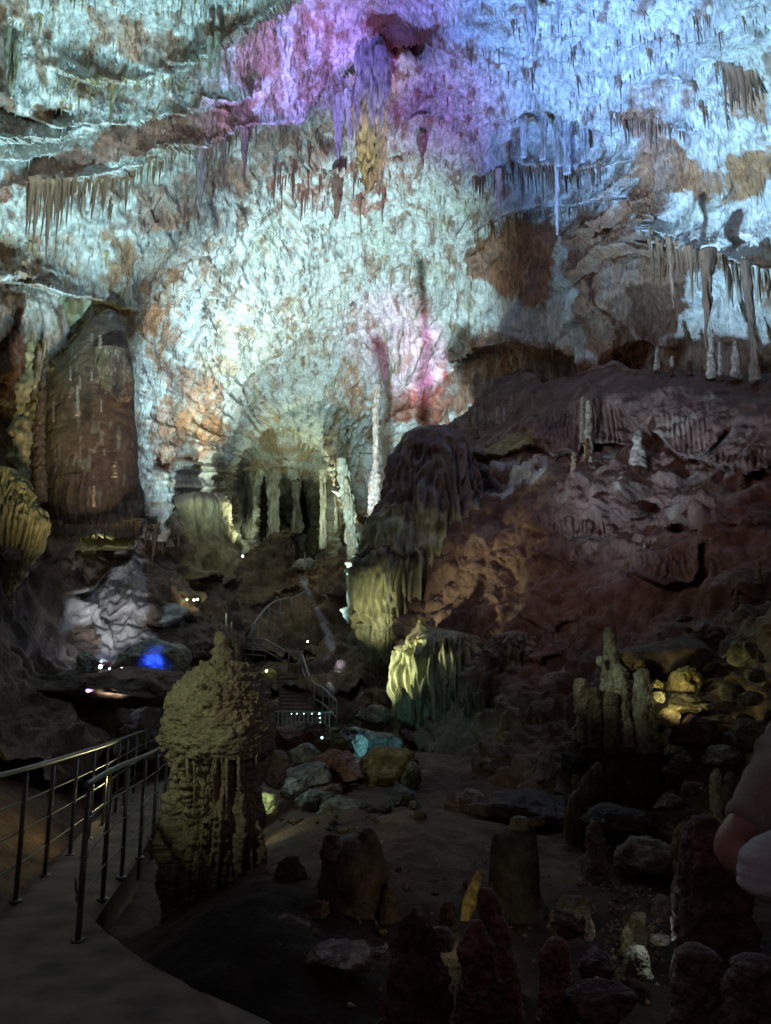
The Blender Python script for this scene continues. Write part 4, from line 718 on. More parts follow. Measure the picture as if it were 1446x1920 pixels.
# ------------------------------------------------------------------ castle of stalagmites and the others on the hillside
pg = stone((.40, .40, .30), (.24, .21, .14), .5, 1, .4)
dk = stone((.20, .17, .11), (.12, .09, .06), .5, 1, .4)
r0 = empty('stalagmite_cluster', V(1155, 1530, 8.6), 'castle like cluster of pale stalagmite towers rising from one base on the hillside', 'stalagmite')
for nm, rows, Y, cf, lab in [
    ('tower', [(1178, 1136, 1150), (1186, 1134, 1152), (1200, 1134, 1156), (1225, 1130, 1158), (1250, 1128, 1162), (1300, 1126, 1166), (1345, 1124, 1168)], 8.7, pg, 'tall pale green tower with a narrow top'),
    ('tower', [(1274, 1078, 1100), (1285, 1076, 1104), (1310, 1076, 1106), (1350, 1082, 1106), (1390, 1084, 1108)], 8.6, pg, None),
    ('tower', [(1290, 1108, 1122), (1305, 1104, 1126), (1340, 1104, 1128), (1400, 1102, 1130)], 8.5, dk, None),
    ('tower', [(1248, 1150, 1166), (1262, 1150, 1178), (1300, 1154, 1178), (1340, 1158, 1182), (1400, 1156, 1190)], 8.45, pg, None),
    ('tower', [(1255, 1196, 1214), (1264, 1192, 1218), (1300, 1188, 1222), (1340, 1188, 1228), (1385, 1192, 1234), (1410, 1196, 1234)], 8.45, pg, None),
    ('tower', [(1300, 1134, 1158), (1318, 1130, 1160), (1360, 1134, 1162), (1400, 1132, 1166)], 8.4, dk, None)]:
    o = blob(nm, rows, Y, M_NEAR, r0, lump=.12, lf=1.6, fine=.05, colour=cf, na=70, nr=110, seed=rows[0][1] * .1, facet=.06)
    popcorn(o, 30, .014)
    if lab: o['label'] = lab
blob('white_knob', [(1231, 1120, 1130), (1236, 1118, 1131), (1243, 1118, 1131), (1249, 1121, 1129)], 8.5, M_NEAR, r0, lump=.05, colour=stone((.55, .56, .52), (.4, .4, .34)), na=30, nr=20)
o = blob('base', [(1330, 1110, 1220), (1360, 1090, 1232), (1400, 1080, 1236), (1450, 1082, 1234), (1500, 1086, 1236), (1560, 1090, 1238)], 8.75, M_NEAR, r0, lump=.10, flute=.12, ff=5, colour=dk, na=200, nr=130, depth=.5); popcorn(o, 18, .03)
def chisel(o, seed, k=.8):
    """break flat faces into a boulder, then roughen it"""
    rg = np.random.default_rng(int(seed * 10) % 99991); me = o.data; n = len(me.vertices); co = np.empty(n * 3, np.float32); me.vertices.foreach_get('co', co); co = co.reshape(-1, 3)
    lo, hi = co.min(0), co.max(0); c = (lo + hi) / 2; h = (hi - lo) / 2 + 1e-6; q = (co - c) / h
    for i in range(26):
        d = rg.normal(size=3); d /= np.linalg.norm(d); lim = rg.uniform(.52, .86) if k > .6 else rg.uniform(.7, .95)
        q = q - d * np.maximum(0, q @ d - lim)[:, None] * .94
    q = q / np.abs(q).max(0); S = float(h.max()); co = c + q * h
    nn = (q / (np.linalg.norm(q, axis=1, keepdims=True) + 1e-9)); f = fbm(co, 5 / S, 4, .6, off=seed * .01) * .10 + ridge(co, 2.5 / S, 3, off=seed * .02) * .07
    co = co + nn * (f * S)[:, None]; me.vertices.foreach_set('co', co.astype(np.float32).ravel()); me.update()
lump_rows = lambda x, y, w, h: [(y - h / 2, x - w * .22, x + w * .22), (y - h * .40, x - w * .38, x + w * .36), (y - h * .1, x - w * .5, x + w * .48), (y + h * .25, x - w * .5, x + w * .5), (y + h * .5, x - w * .42, x + w * .42)]
def boulder(x, y, w, h, Y, label, a, b=None, facet=.28, mat=None, group=None, name='boulder', seed=None, rows=None):
    o = thing_blob(name, label, 'rock', rows or lump_rows(x, y, w, h), Y, mat or M_BOULDER, group, lump=.16, lf=.8, facet=facet, fine=.04, colour=stone(a, b, .55), na=96, nr=80, seed=(seed if seed is not None else x * .37 + y * .11), depth=.85); chisel(o, x + y, .5 + facet); return o
ylw = (.42, .35, .15); brn = (.24, .16, .11); grn = (.36, .36, .26); dkr = (.12, .085, .065)
thing_blob('rock_ledge', 'dark jagged rock ledge behind the castle like stalagmites, black hollow under it', 'rock', [(1196, 1262, 1330), (1206, 1240, 1345), (1222, 1168, 1352), (1240, 1166, 1356), (1262, 1170, 1350), (1275, 1185, 1310)], 9.6, M_BOULDER, lump=.14, facet=.2, colour=stone((.14, .10, .07), (.09, .065, .05)), na=120, nr=70, depth=.45)
boulder(1284, 1278, 54, 52, 8.9, 'bright yellow angular slab leaning under the dark ledge', ylw, (.30, .24, .11), .4)
boulder(1184, 1240, 44, 36, 8.8, 'brown block wedged beside the tall pale tower', (.34, .22, .11), (.2, .13, .07))
boulder(1234, 1288, 20, 24, 8.6, 'small yellow stone between the castle and the bright slab', ylw)
boulder(1236, 1308, 22, 22, 8.5, 'knobby yellow grey stone just under the small yellow stone', (.34, .32, .2))
boulder(1280, 1312, 58, 22, 8.8, 'flat dark stone below the bright yellow slab', (.2, .17, .1))
for i, (x, y, w, h, Y, lab, a) in enumerate([
    (1298, 1218, 26, 20, 9.9, 'cream lump resting on the dark ledge top', (.36, .3, .2)), (1322, 1180, 22, 26, 10.4, 'pale green lump on the slope above the ledge', (.36, .42, .36)), (1346, 1192, 30, 34, 10.2, 'dark brown pitted boulder next to the pale green lump', (.22, .16, .10)),
    (1284, 1160, 30, 14, 11, 'flat tan stone lying on the slope above the ledge', (.32, .25, .16)), (1400, 1225, 60, 46, 8.7, 'grey green boulder at the right edge above the person', (.24, .23, .16)), (1372, 1300, 36, 34, 8.3, 'dark round boulder in the rubble right of the bright slab', (.15, .14, .10)),
    (1408, 1310, 44, 26, 8.0, 'tan lump in the rubble near the right edge', (.28, .25, .16)), (1440, 1180, 22, 20, 9.6, 'tan lump at the right edge high on the slope', (.32, .26, .16)), (1300, 1330, 70, 18, 8.5, 'long low yellowish stone in the rubble', (.32, .27, .14)), (1350, 1350, 40, 14, 8.2, 'flat yellow flake in the rubble', (.42, .36, .16)),
    (1250, 1345, 40, 34, 8.4, 'craggy brown stone just right of the castle foot', (.26, .21, .12)), (1240, 1385, 26, 22, 8.2, 'small ochre stone at the castle foot', (.36, .3, .12)), (1310, 1375, 90, 60, 8.3, 'large maroon pitted boulder in the hollow right of the castle', (.13, .075, .075)), (1400, 1380, 70, 60, 7.8, 'grey green mound with dark holes, right edge', (.22, .21, .15)),
    (1355, 1420, 60, 44, 7.8, 'olive boulder left of the slender pale stalagmite pair', (.24, .22, .13)), (1280, 1440, 50, 40, 7.9, 'dark craggy stone right of the castle base', (.14, .11, .08)), (1300, 1480, 44, 24, 7.4, 'rough olive stone below the craggy dark one', (.2, .18, .11)), (1262, 1505, 60, 30, 7.4, 'low grey brown stone beside the castle base', (.18, .15, .12)), (1076, 1435, 40, 44, 8.6, 'smooth black round boulder left of the castle base', (.06, .055, .055)), (1330, 1246, 40, 26, 9.4, 'brown stone under the right end of the ledge', (.2, .15, .09)), (1418, 1268, 40, 24, 8.6, 'yellow stone near the thin fallen straw', (.34, .3, .17))]):
    boulder(x, y, w, h, Y, lab, a, facet=.25)
thing_blob('flowstone_curtain', 'pale wavy stone curtain hanging at the lower left of the castle like cluster', 'flowstone', [(1430, 1118, 1128), (1455, 1095, 1126), (1490, 1072, 1118), (1530, 1058, 1112), (1560, 1056, 1100), (1590, 1060, 1090)], 8.2, M_FLOW, colour=stone((.26, .23, .17), (.17, .14, .1), .4, 1, .3), depth=.45, flute=.12, ff=3, na=80, nr=70)
r0 = empty('stalagmite_pair', V(1360, 1530, 5.6), 'slender pale stalagmite with a darker twin, just behind the shirt sleeve', 'stalagmite')
blob('spire', [(1441, 1340, 1348), (1452, 1332, 1352), (1475, 1330, 1354), (1505, 1332, 1352), (1530, 1338, 1354), (1550, 1338, 1356)], 5.6, M_NEAR, r0, lump=.16, lf=1.8, colour=stone((.44, .45, .32), (.28, .26, .16)), na=50, nr=70)
blob('spire', [(1448, 1364, 1376), (1460, 1358, 1378), (1490, 1356, 1380), (1520, 1350, 1384), (1550, 1350, 1390)], 5.7, M_NEAR, r0, lump=.12, colour=stone((.2, .17, .15), (.13, .1, .09)), na=50, nr=60, seed=4.)
blob('spire', [(1470, 1392, 1406), (1480, 1390, 1408), (1500, 1388, 1410), (1530, 1386, 1412)], 5.8, M_NEAR, r0, lump=.1, colour=stone((.34, .42, .38), (.22, .22, .18)), na=40, nr=40, seed=8.)

def stalagmite(rows, Y, label, a, b=None, group='stalagmites on the brown hillside', mat=None, **kw):
    k = dict(lump=.16, lf=1.8, na=40, nr=70, seed=rows[0][0] * .3 + rows[0][1] * .7, colour=stone(a, b, .5)); k.update(kw)
    return thing_blob('stalagmite', label, 'stalagmite', rows, Y, mat or M_NEAR, group, **k)
def cone(x, y0, y1, w): return [(y0, x - w * .16, x + w * .16), (y0 + (y1 - y0) * .08, x - w * .24, x + w * .24), (y0 + (y1 - y0) * .5, x - w * .34, x + w * .34), (y1, x - w * .5, x + w * .5)]
for x, y0, y1, w, Y, lab, a in [
    (1104, 752, 885, 22, 19.0, 'tall knobby stalagmite standing in front of the fluted curtain on the hillside', (.30, .22, .15)), (1092, 745, 830, 12, 19.2, 'thin stalagmite touching the tall knobby one on its left', (.27, .19, .13)), (1076, 848, 930, 18, 18.2, 'orange brown stalagmite below the fluted curtain, left of the knobby pair', (.30, .17, .11)), (1108, 855, 900, 14, 18.2, 'short grey stalagmite below the tall knobby one', (.28, .21, .17)),
    (1197, 808, 905, 40, 17.2, 'broad grey cone stalagmite with a pale tip right of the knobby pair', (.29, .22, .17)), (1132, 748, 772, 8, 20.0, 'small orange stub on the mound above the fluted curtain', (.36, .19, .12)), (960, 742, 776, 9, 23.5, 'thin pale stalagmite on the slope left of the fluted curtain', (.38, .28, .2)), (934, 762, 795, 9, 23.0, 'small white tooth like stalagmite, left one of the two', (.5, .44, .38)), (946, 764, 792, 8, 22.9, 'small white tooth like stalagmite, right one of the two', (.5, .44, .38)),
    (892, 764, 806, 13, 23.8, 'grey stalagmite at the top of the grey flowstone dome', (.33, .26, .22)), (880, 762, 800, 8, 24, 'brown thin stalagmite beside the grey one above the dome', (.3, .2, .15)), (908, 770, 806, 10, 23.6, 'dull brown stalagmite right of the grey one above the dome', (.3, .2, .15)), (894, 808, 822, 14, 22.5, 'round brown knob on the rim right of the grey dome', (.26, .16, .11)),
    (1002, 755, 778, 12, 21.5, 'stubby brown stalagmite at the left shoulder of the fluted mound', (.28, .18, .13)), (1033, 700, 722, 7, 24.5, 'thin stub below the low brown shelf', (.32, .22, .17)), (1000, 740, 762, 7, 23, 'little brown stub on the mound slope', (.3, .2, .15)),
    (1232, 650, 700, 14, 20.5, 'blunt brown stalagmite left of the white patch at the far right', (.26, .18, .13)), (1260, 668, 705, 13, 20.2, 'small cone stalagmite under the white patch at the far right', (.26, .18, .13)), (1334, 620, 712, 20, 18.6, 'tall grey brown stalagmite before the white patch at the far right', (.30, .23, .18)), (1350, 640, 715, 14, 18.6, 'slimmer stalagmite leaning on the tall grey brown one', (.28, .21, .17)), (1380, 640, 715, 24, 18.2, 'wide brown stalagmite joining the drapery column', (.25, .18, .14)), (1292, 675, 705, 18, 20, 'low brown cone stalagmite on the hilltop', (.22, .15, .11)), (1315, 685, 712, 12, 19.5, 'short brown cone on the hilltop before the grey brown stalagmite', (.24, .16, .12)), (1415, 660, 722, 18, 17.8, 'brown stump stalagmite at the far right hilltop', (.24, .17, .13)),
    (1390, 890, 930, 22, 14.6, 'leaning stub stalagmite below the right overhang', (.22, .15, .11)), (1422, 1050, 1095, 14, 11.4, 'pale capped stalagmite at right, top like a stacked pebble', (.34, .26, .2)), (1381, 1104, 1136, 13, 11.2, 'short stacked stalagmite on the slope left of the pale capped one', (.3, .24, .17)), (1336, 1054, 1092, 18, 12.2, 'pale grey bell shaped stalagmite on the dark slope', (.32, .26, .24)), (1209, 1018, 1036, 9, 14.5, 'tiny pink tipped stub on the dark slope', (.36, .26, .24)), (1076, 1030, 1052, 22, 16.5, 'low reddish cone stalagmite on the dark slope', (.25, .13, .1)), (884, 958, 985, 12, 21, 'short stalagmite before the black hollow right of the grey dome', (.28, .17, .13)), (912, 945, 965, 8, 20.6, 'tiny stub before the white rock in the hollow', (.3, .2, .16)), (1286, 1200, 1216, 9, 9.8, 'thin hooked stub standing on the dark ledge', (.3, .24, .16))]:
    stalagmite(cone(x, y0, y1, w), Y - .25, lab, a)

# ------------------------------------------------------------------ dark stalagmites in the foreground
fgk = dict(group='dark stalagmites in the foreground', na=130, nr=150, lump=.15, lf=1.5, fine=.05)
nearb, nearbb = (.13, .10, .10), (.09, .065, .06)
stalagmite([(1606, 535, 558), (1614, 524, 566), (1635, 518, 578), (1665, 510, 586), (1710, 506, 592)], 6.3, 'black round topped stalagmite left of the big black block', nearb, nearbb, **fgk)
r0 = empty('stalagmite_block', V(660, 1780, 5.8), 'big black block shaped stalagmite with two uneven humps, in the middle foreground', 'stalagmite', 'dark stalagmites in the foreground')
blob('block', [(1572, 622, 700), (1590, 606, 716), (1630, 598, 722), (1680, 600, 722), (1730, 592, 735), (1800, 580, 760)], 5.8, M_NEAR, r0, lump=.12, lf=1.2, colour=stone(nearb, nearbb), na=130, nr=110)
blob('hump', [(1553, 682, 700), (1562, 674, 708), (1590, 672, 716), (1640, 676, 724)], 5.75, M_NEAR, r0, lump=.12, colour=stone(nearb, nearbb), na=50, nr=50)
blob('hump', [(1566, 610, 636), (1580, 606, 650), (1610, 604, 660)], 5.7, M_NEAR, r0, lump=.12, colour=stone((.2, .18, .18), nearbb), na=50, nr=50)
blob('side_stub', [(1662, 720, 738), (1680, 716, 744), (1740, 700, 756)], 5.7, M_NEAR, r0, lump=.12, colour=stone(nearb, nearbb), na=50, nr=50)
r0 = empty('capped_stalagmite', V(965, 1720, 6.0), 'dark bottle shaped stalagmite with a mossy pale cap and a flat stone arm', 'stalagmite', 'dark stalagmites in the foreground')
blob('body', [(1550, 950, 1000), (1562, 930, 1004), (1580, 924, 1006), (1620, 918, 1010), (1680, 914, 1012), (1705, 908, 1030), (1760, 900, 1044)], 6.0, M_NEAR, r0, lump=.06, colour=stone((.09, .08, .075), (.06, .05, .045)), na=130, nr=110)
blob('cap', [(1532, 964, 986), (1538, 958, 992), (1552, 956, 994), (1564, 962, 988)], 5.95, M_NEAR, r0, lump=.12, colour=stone((.22, .23, .17), (.14, .13, .1)), na=60, nr=40)
blob('arm', [(1536, 986, 1020), (1541, 984, 1025), (1548, 988, 1018)], 5.95, M_NEAR, r0, lump=.1, colour=stone((.16, .12, .11)), na=40, nr=20, depth=.4)
stalagmite([(1666, 900, 922), (1676, 894, 930), (1700, 893, 940), (1740, 896, 952), (1800, 905, 966), (1980, 900, 990)], 4.3, 'pinkish brown finger stalagmite, taller of the joined two in front', (.25, .15, .13), (.15, .09, .085), **fgk)
stalagmite([(1726, 884, 904), (1738, 876, 914), (1770, 868, 928), (1820, 862, 940), (1980, 846, 960)], 3.95, 'dark pinkish finger stalagmite, shorter of the joined two in front', (.22, .135, .12), (.13, .08, .075), **fgk)
stalagmite([(1760, 1030, 1056), (1770, 1018, 1066), (1790, 1013, 1069), (1830, 1011, 1070), (1980, 1004, 1086)], 3.9, 'stout pinkish post stalagmite at the bottom right of the joined fingers', (.23, .145, .13), (.13, .085, .08), **fgk)
stalagmite([(1702, 774, 786), (1716, 764, 800), (1750, 748, 812), (1810, 732, 824), (1990, 700, 846)], 3.9, 'ridged black cone stalagmite at the bottom centre', (.14, .10, .09), (.09, .06, .055), flute=.12, ff=3, **fgk)
stalagmite([(1532, 1300, 1340), (1545, 1288, 1350), (1570, 1280, 1360), (1640, 1270, 1390), (1740, 1262, 1420), (1840, 1258, 1450)], 4.4, 'broad black stalagmite with a reddish top directly left of the person', (.15, .085, .085), (.09, .06, .06), **fgk)
stalagmite([(1771, 1284, 1316), (1782, 1270, 1332), (1810, 1264, 1346), (1990, 1250, 1400)], 3.5, 'dark rounded stump at the bottom right corner, below the broad black one', (.17, .12, .13), (.1, .07, .07), **fgk)
stalagmite([(1793, 1390, 1440), (1806, 1370, 1470), (1990, 1350, 1500)], 3.3, 'low dark mound in the lower right corner', (.15, .11, .12), (.1, .07, .07), **fgk)
stalagmite([(1540, 1108, 1122), (1560, 1100, 1130), (1600, 1094, 1136), (1640, 1090, 1138), (1650, 1082, 1142), (1700, 1080, 1148), (1740, 1072, 1156)], 6.8, 'mottled grey pillar stalagmite in front of the castle like cluster', (.24, .19, .18), (.13, .1, .1), **{**fgk, 'lump': .14, 'lf': 2.})
stalagmite([(1712, 1190, 1210), (1722, 1180, 1214), (1745, 1172, 1216), (1790, 1164, 1222)], 5.2, 'stump stalagmite with a pale green broken top, on the gravel', (.36, .36, .26), (.2, .16, .1), **fgk)
stalagmite([(1776, 1180, 1210), (1790, 1172, 1218), (1830, 1168, 1226)], 4.7, 'low stump with a pale green side below the broken topped one', (.28, .3, .26), (.13, .1, .09), **fgk)
stalagmite([(1690, 834, 848), (1700, 824, 855), (1730, 822, 857), (1760, 820, 860)], 5.0, 'small olive capped stump between the black cone and the fingers', (.24, .21, .12), (.12, .09, .06), **fgk)
stalagmite([(1740, 812, 842), (1756, 806, 852), (1780, 808, 850)], 4.7, 'grey round stone like stump below the olive capped one', (.22, .19, .17), **fgk)
thing_blob('rock_slab', 'ochre yellow lit slab standing behind the joined fingers', 'rock', [(1632, 892, 904), (1655, 880, 902), (1690, 868, 894), (1725, 862, 882)], 5.6, M_NEAR, lump=.22, lf=1.6, fine=.06, colour=stone((.30, .23, .10), (.17, .12, .06)), na=60, nr=70, depth=.8)
for x, y, w, h, Y, lab, a in [(1065, 1735, 60, 50, 4.9, 'grey brown boulder behind the stout post', (.2, .15, .14)), (1098, 1740, 30, 50, 4.8, 'knobbly boulder touching the grey brown one', (.24, .18, .16)), (1120, 1810, 70, 60, 4.2, 'dark violet boulder right of the stout post', (.17, .12, .14)), (1120, 1870, 130, 70, 3.8, 'long dark boulder at the bottom right', (.16, .11, .12)), (1240, 1762, 36, 18, 4.9, 'flat grey stone right of the pale topped stump', (.3, .26, .24)), (1240, 1700, 40, 40, 5.3, 'dark ring shaped rock at the foot of the broad black stalagmite', (.18, .14, .13)), (545, 1735, 64, 24, 5.2, 'flat oval stone before the black round stalagmite', (.26, .18, .17)), (488, 1722, 50, 16, 5.4, 'flat pinkish stone left of the flat oval one', (.27, .19, .18)), (600, 1706, 36, 30, 5.4, 'small round pinkish stone at the foot of the black block', (.25, .16, .15)), (655, 1790, 120, 28, 4.7, 'jagged pink grey flat rock on the dark earth', (.32, .24, .23)), (712, 1786, 30, 20, 4.6, 'small round pale stone right of the jagged flat rock', (.3, .23, .23)), (1080, 1700, 70, 36, 6.0, 'pale greenish stone at the foot of the mottled pillar', (.28, .26, .18)), (1210, 1610, 120, 70, 7.0, 'smooth grey brown mound with a white splash behind the gravel', (.26, .21, .16)), (1290, 1590, 50, 110, 6.2, 'brown rock face left of the broad black stalagmite', (.27, .18, .12)), (990, 1520, 150, 50, 9.2, 'long dark overhanging ledge above the capped stalagmite', (.13, .09, .09)), (870, 1512, 70, 46, 9.4, 'reddish dark boulder at the left end of the overhanging ledge', (.2, .12, .115)), (1170, 1545, 140, 50, 7.7, 'dark low rock in the shade under the castle like cluster', (.11, .09, .085))]:
    boulder(x, y, w, h, Y, lab, a, facet=.2)
# boulders of the valley floor
for x, y, w, h, Y, lab, a, f in [(570, 1395, 118, 78, 12.6, 'large reddish brown block below the little bridge', (.27, .165, .13), .25), (622, 1392, 50, 62, 12.4, 'pale olive face of rock at the right of the reddish block', (.32, .28, .17), .25), (566, 1418, 62, 40, 11.4, 'pale grey boulder sitting before the reddish block', (.42, .40, .32), .35), (636, 1444, 72, 70, 11.3, 'tilted red brown slab with a pitted top', (.34, .2, .16), .4), (574, 1458, 60, 52, 10.6, 'dark boulder whose left face catches a teal lamp', (.26, .24, .24), .35), (520, 1440, 40, 80, 11.0, 'reddish rock next to the domed stalagmite', (.24, .15, .12), .25), (728, 1456, 130, 90, 11.8, 'ochre mud mound below the yellow green cascade', (.30, .22, .09), .06), (770, 1460, 40, 60, 11.2, 'grey striped rock on the right of the ochre mound', (.30, .28, .17), .2), (500, 1510, 34, 50, 8.8, 'green lit rock right of the domed stalagmite', (.38, .40, .22), .3), (650, 1525, 110, 36, 9.6, 'pale broken rock in the rubble row, middle', (.34, .32, .22), .4), (590, 1500, 60, 34, 10.0, 'grey rubble stone left of the pale broken rock', (.28, .24, .19), .4), (700, 1540, 60, 34, 9.3, 'pale green rubble stone right of the pale broken rock', (.34, .35, .25), .4), (755, 1510, 76, 76, 9.6, 'dark blue grey rock at the right end of the rubble row', (.22, .22, .2), .3), (610, 1480, 70, 20, 10.6, 'low brown stone behind the rubble row', (.25, .18, .13), .3), (545, 1480, 50, 40, 10.2, 'dark broken stone under the teal lit boulder', (.18, .14, .12), .4), (730, 1565, 50, 30, 8.8, 'pinkish crumbly stone below the blue grey rock', (.28, .18, .17), .4), (845, 1445, 80, 50, 15.5, 'wet blue grey rock at the foot of the cascade', (.16, .17, .17), .25), (700, 1345, 60, 40, 16.4, 'brown striped rock left of the cascade foot', (.24, .18, .13), .3), (890, 1500, 60, 40, 10.8, 'small ledge stone lit on its top at the black hollow', (.3, .24, .18), .3), (960, 1400, 70, 60, 13.8, 'yellow olive stone between the drapery and the hillside', (.36, .32, .16), .15)]:
    boulder(x, y, w, h, Y, lab, a, facet=f)
# rocks of the left grotto and passage
for x, y, w, h, Y, lab, a, f in [(295, 1234, 110, 56, 18.6, 'pale green boulder in the left grotto with a blue lit side', (.44, .45, .36), .3), (167, 1256, 44, 66, 17.4, 'pale green pointed rock hanging over the grotto ledge', (.50, .55, .42), .3), (240, 1296, 200, 60, 16.6, 'dark shelf of rock in front of the grotto lamps', (.19, .13, .10), .2), (130, 1290, 40, 50, 16.8, 'dark greenish drapery rock left of the pointed one', (.2, .23, .22), .2), (380, 1230, 90, 60, 19.5, 'brown boulder behind the knob of the domed stalagmite', (.22, .16, .11), .25), (505, 1264, 30, 18, 17.6, 'yellow lit hollow rock right of the dome', (.50, .48, .16), .2), (432, 1218, 26, 50, 17.0, 'pale olive stalagmite stub behind the knob', (.32, .30, .16), .2), (365, 1120, 40, 22, 28.0, 'pale rock beside the row of tiny lamps', (.4, .34, .22), .3), (570, 1060, 34, 26, 42.0, 'pale lit stones at the top of the stairs', (.5, .52, .44), .4), (440, 950, 14, 40, 50.0, 'orange lit pillar in the passage', (.55, .4, .26), .2)]:
    boulder(x, y, w, h, Y, lab, a, facet=f)
for i, (x, y0, y1, w) in enumerate([(572, 1035, 1068, 5), (582, 1045, 1070, 5), (594, 1042, 1075, 12), (604, 1050, 1072, 7), (476, 1030, 1046, 4), (424, 1150, 1180, 5), (434, 1166, 1195, 5)]):
    stalagmite(cone(x, y0, y1, w), 41 if x > 500 else (44 if x > 450 else 24), ['white thin stalagmite at the top of the stairs, leftmost', 'white stalagmite second from left at the top of the stairs', 'stacked tan stalagmite at the top of the stairs', 'small tan stalagmite right of the stacked one', 'tiny stalagmite next to the blue white passage lamp', 'thin brown stalagmite above the knob of the dome', 'thin olive stalagmite just right of the thin brown one'][i], (.5, .5, .42) if i < 2 else (.36, .28, .16), group='stalagmites of the passage')
# loose rocks lying about on the floor and on the rubble slope
def rock_mesh(k):
    v, q, t, c = blob_np(lump_rows(723, 960, 200, 150), 10.0, lump=.16, lf=.8, facet=.3, fine=.04, na=44, nr=36, seed=k * 5.3, depth=.85, colour=stone((.23, .17, .125) if k % 3 else (.28, .25, .17), (.13, .09, .07), .55)); v = v - v.mean(0); v = v / np.abs(v).max()
    o = link('rock', mesh_np('rock', v, q, t, c), M_BOULDER); chisel(o, k * 3.7, .85); me = o.data; bpy.data.objects.remove(o); return me
RM = [rock_mesh(k) for k in range(9)]; rg = np.random.default_rng(21)
def rocks(n, poly, lo, hi, label, group, where):
    xs = [a for a, b in poly]; ys = [b for a, b in poly]; k = 0
    while k < n:
        x, y = rg.uniform(min(xs), max(xs)), rg.uniform(min(ys), max(ys))
        if not pip(np.array([x]), np.array([y]), poly)[0]: continue
        if where == 'hill': p = Vector([float(a) for a in hill.pos(x, y)])
        else:
            p = onz(x, y, -.3); d_ = (p - Vector((0, 0, EYE))); t_ = .15
            while t_ < 1.6 and EYE + d_.z * t_ > float(ground_z(d_.x * t_, d_.y * t_)): t_ += .01
            p = Vector((d_.x * t_, d_.y * t_, EYE + d_.z * t_))
        s = (lo + (hi - lo) * rg.random() ** 2.2) * mpp(y, p.y); o = bpy.data.objects.new('rock', RM[k % 9]); COL.objects.link(o); o.location = p + Vector((0, -s * .2, s * .25)); o.scale = (s, s * rg.uniform(.7, 1), s * rg.uniform(.5, .9)); o.rotation_euler = (rg.normal(0, .3), rg.normal(0, .3), rg.uniform(0, 6.3)); tag(o, label, 'rock', group); k += 1
rocks(46, [(1225, 1330), (1440, 1270), (1440, 1440), (1320, 1540), (1240, 1520)], 5, 24, 'loose rock in the rubble between the castle like cluster and the right edge', 'rocks of the right rubble', 'hill')
rocks(26, [(1220, 1200), (1440, 1100), (1440, 1260), (1340, 1270), (1230, 1260)], 4, 14, 'loose rock strewn on the slope above the dark ledge', 'rocks above the ledge', 'hill')
rocks(40, [(500, 1490), (760, 1500), (840, 1540), (700, 1580), (520, 1540)], 5, 20, 'loose rock in the rubble row across the middle of the floor', 'rocks of the middle floor', 'floor')
rocks(36, [(840, 1420), (1060, 1380), (1060, 1520), (850, 1520)], 5, 22, 'loose dark rock on the lower slope left of the castle like cluster', 'rocks of the lower slope', 'hill')
rocks(46, [(700, 1640), (860, 1600), (1240, 1660), (1260, 1900), (700, 1900)], 4, 20, 'loose rock among the dark foreground stalagmites', 'rocks among the foreground stalagmites', 'floor')
rocks(22, [(480, 1690), (720, 1740), (700, 1830), (500, 1790)], 4, 16, 'loose rock on the dark earth before the black block', 'rocks before the black block', 'floor')
rocks(26, [(60, 1370), (250, 1400), (270, 1500), (80, 1480)], 4, 16, 'loose rock on the bank left of the path, lit yellow', 'rocks on the left bank', 'floor')
# gravel scattered over the ground
gv, gq, gt, gc, ng = [], [], [], [], 0
for i in range(520):
    if i < 260: p = onz(RNG.uniform(1130, 1240), RNG.uniform(1660, 1790), -.28)
    else: p = onz(RNG.uniform(180, 1250), RNG.uniform(1560, 1910), -.28)
    s = RNG.uniform(.008, .03); v = np.array([[1, 0, 0], [-1, 0, 0], [0, 1, 0], [0, -1, 0], [0, 0, 1], [0, 0, -1]], float) * s * RNG.uniform(.5, 1.2, (6, 3)); v = v + RNG.normal(0, .15 * s, (6, 3))
    z = float(ground_z(p.x, p.y)); v += [p.x, p.y, z + s * .3]
    if i >= 260 and p.x < np.interp(p.y, [a.y for a in RW[::-1]][::-1][::-1], [a.x for a in RW[::-1]][::-1][::-1]) + .1: continue
    t = np.array([[0, 2, 4], [2, 1, 4], [1, 3, 4], [3, 0, 4], [2, 0, 5], [1, 2, 5], [3, 1, 5], [0, 3, 5]]) + ng; ng += 6
    gv.append(v); gt.append(t); gc.append(np.broadcast_to(np.array([.34, .26, .21]) * RNG.uniform(.5, 1.4), v.shape))
o = link('gravel', mesh_np('gravel', np.concatenate(gv), np.zeros((0, 4), int), np.concatenate(gt), np.clip(np.concatenate(gc), .02, .7), smooth=False), M_GROUND); tag(o, 'loose pale gravel scattered over the reddish ground', 'gravel', kind='stuff')

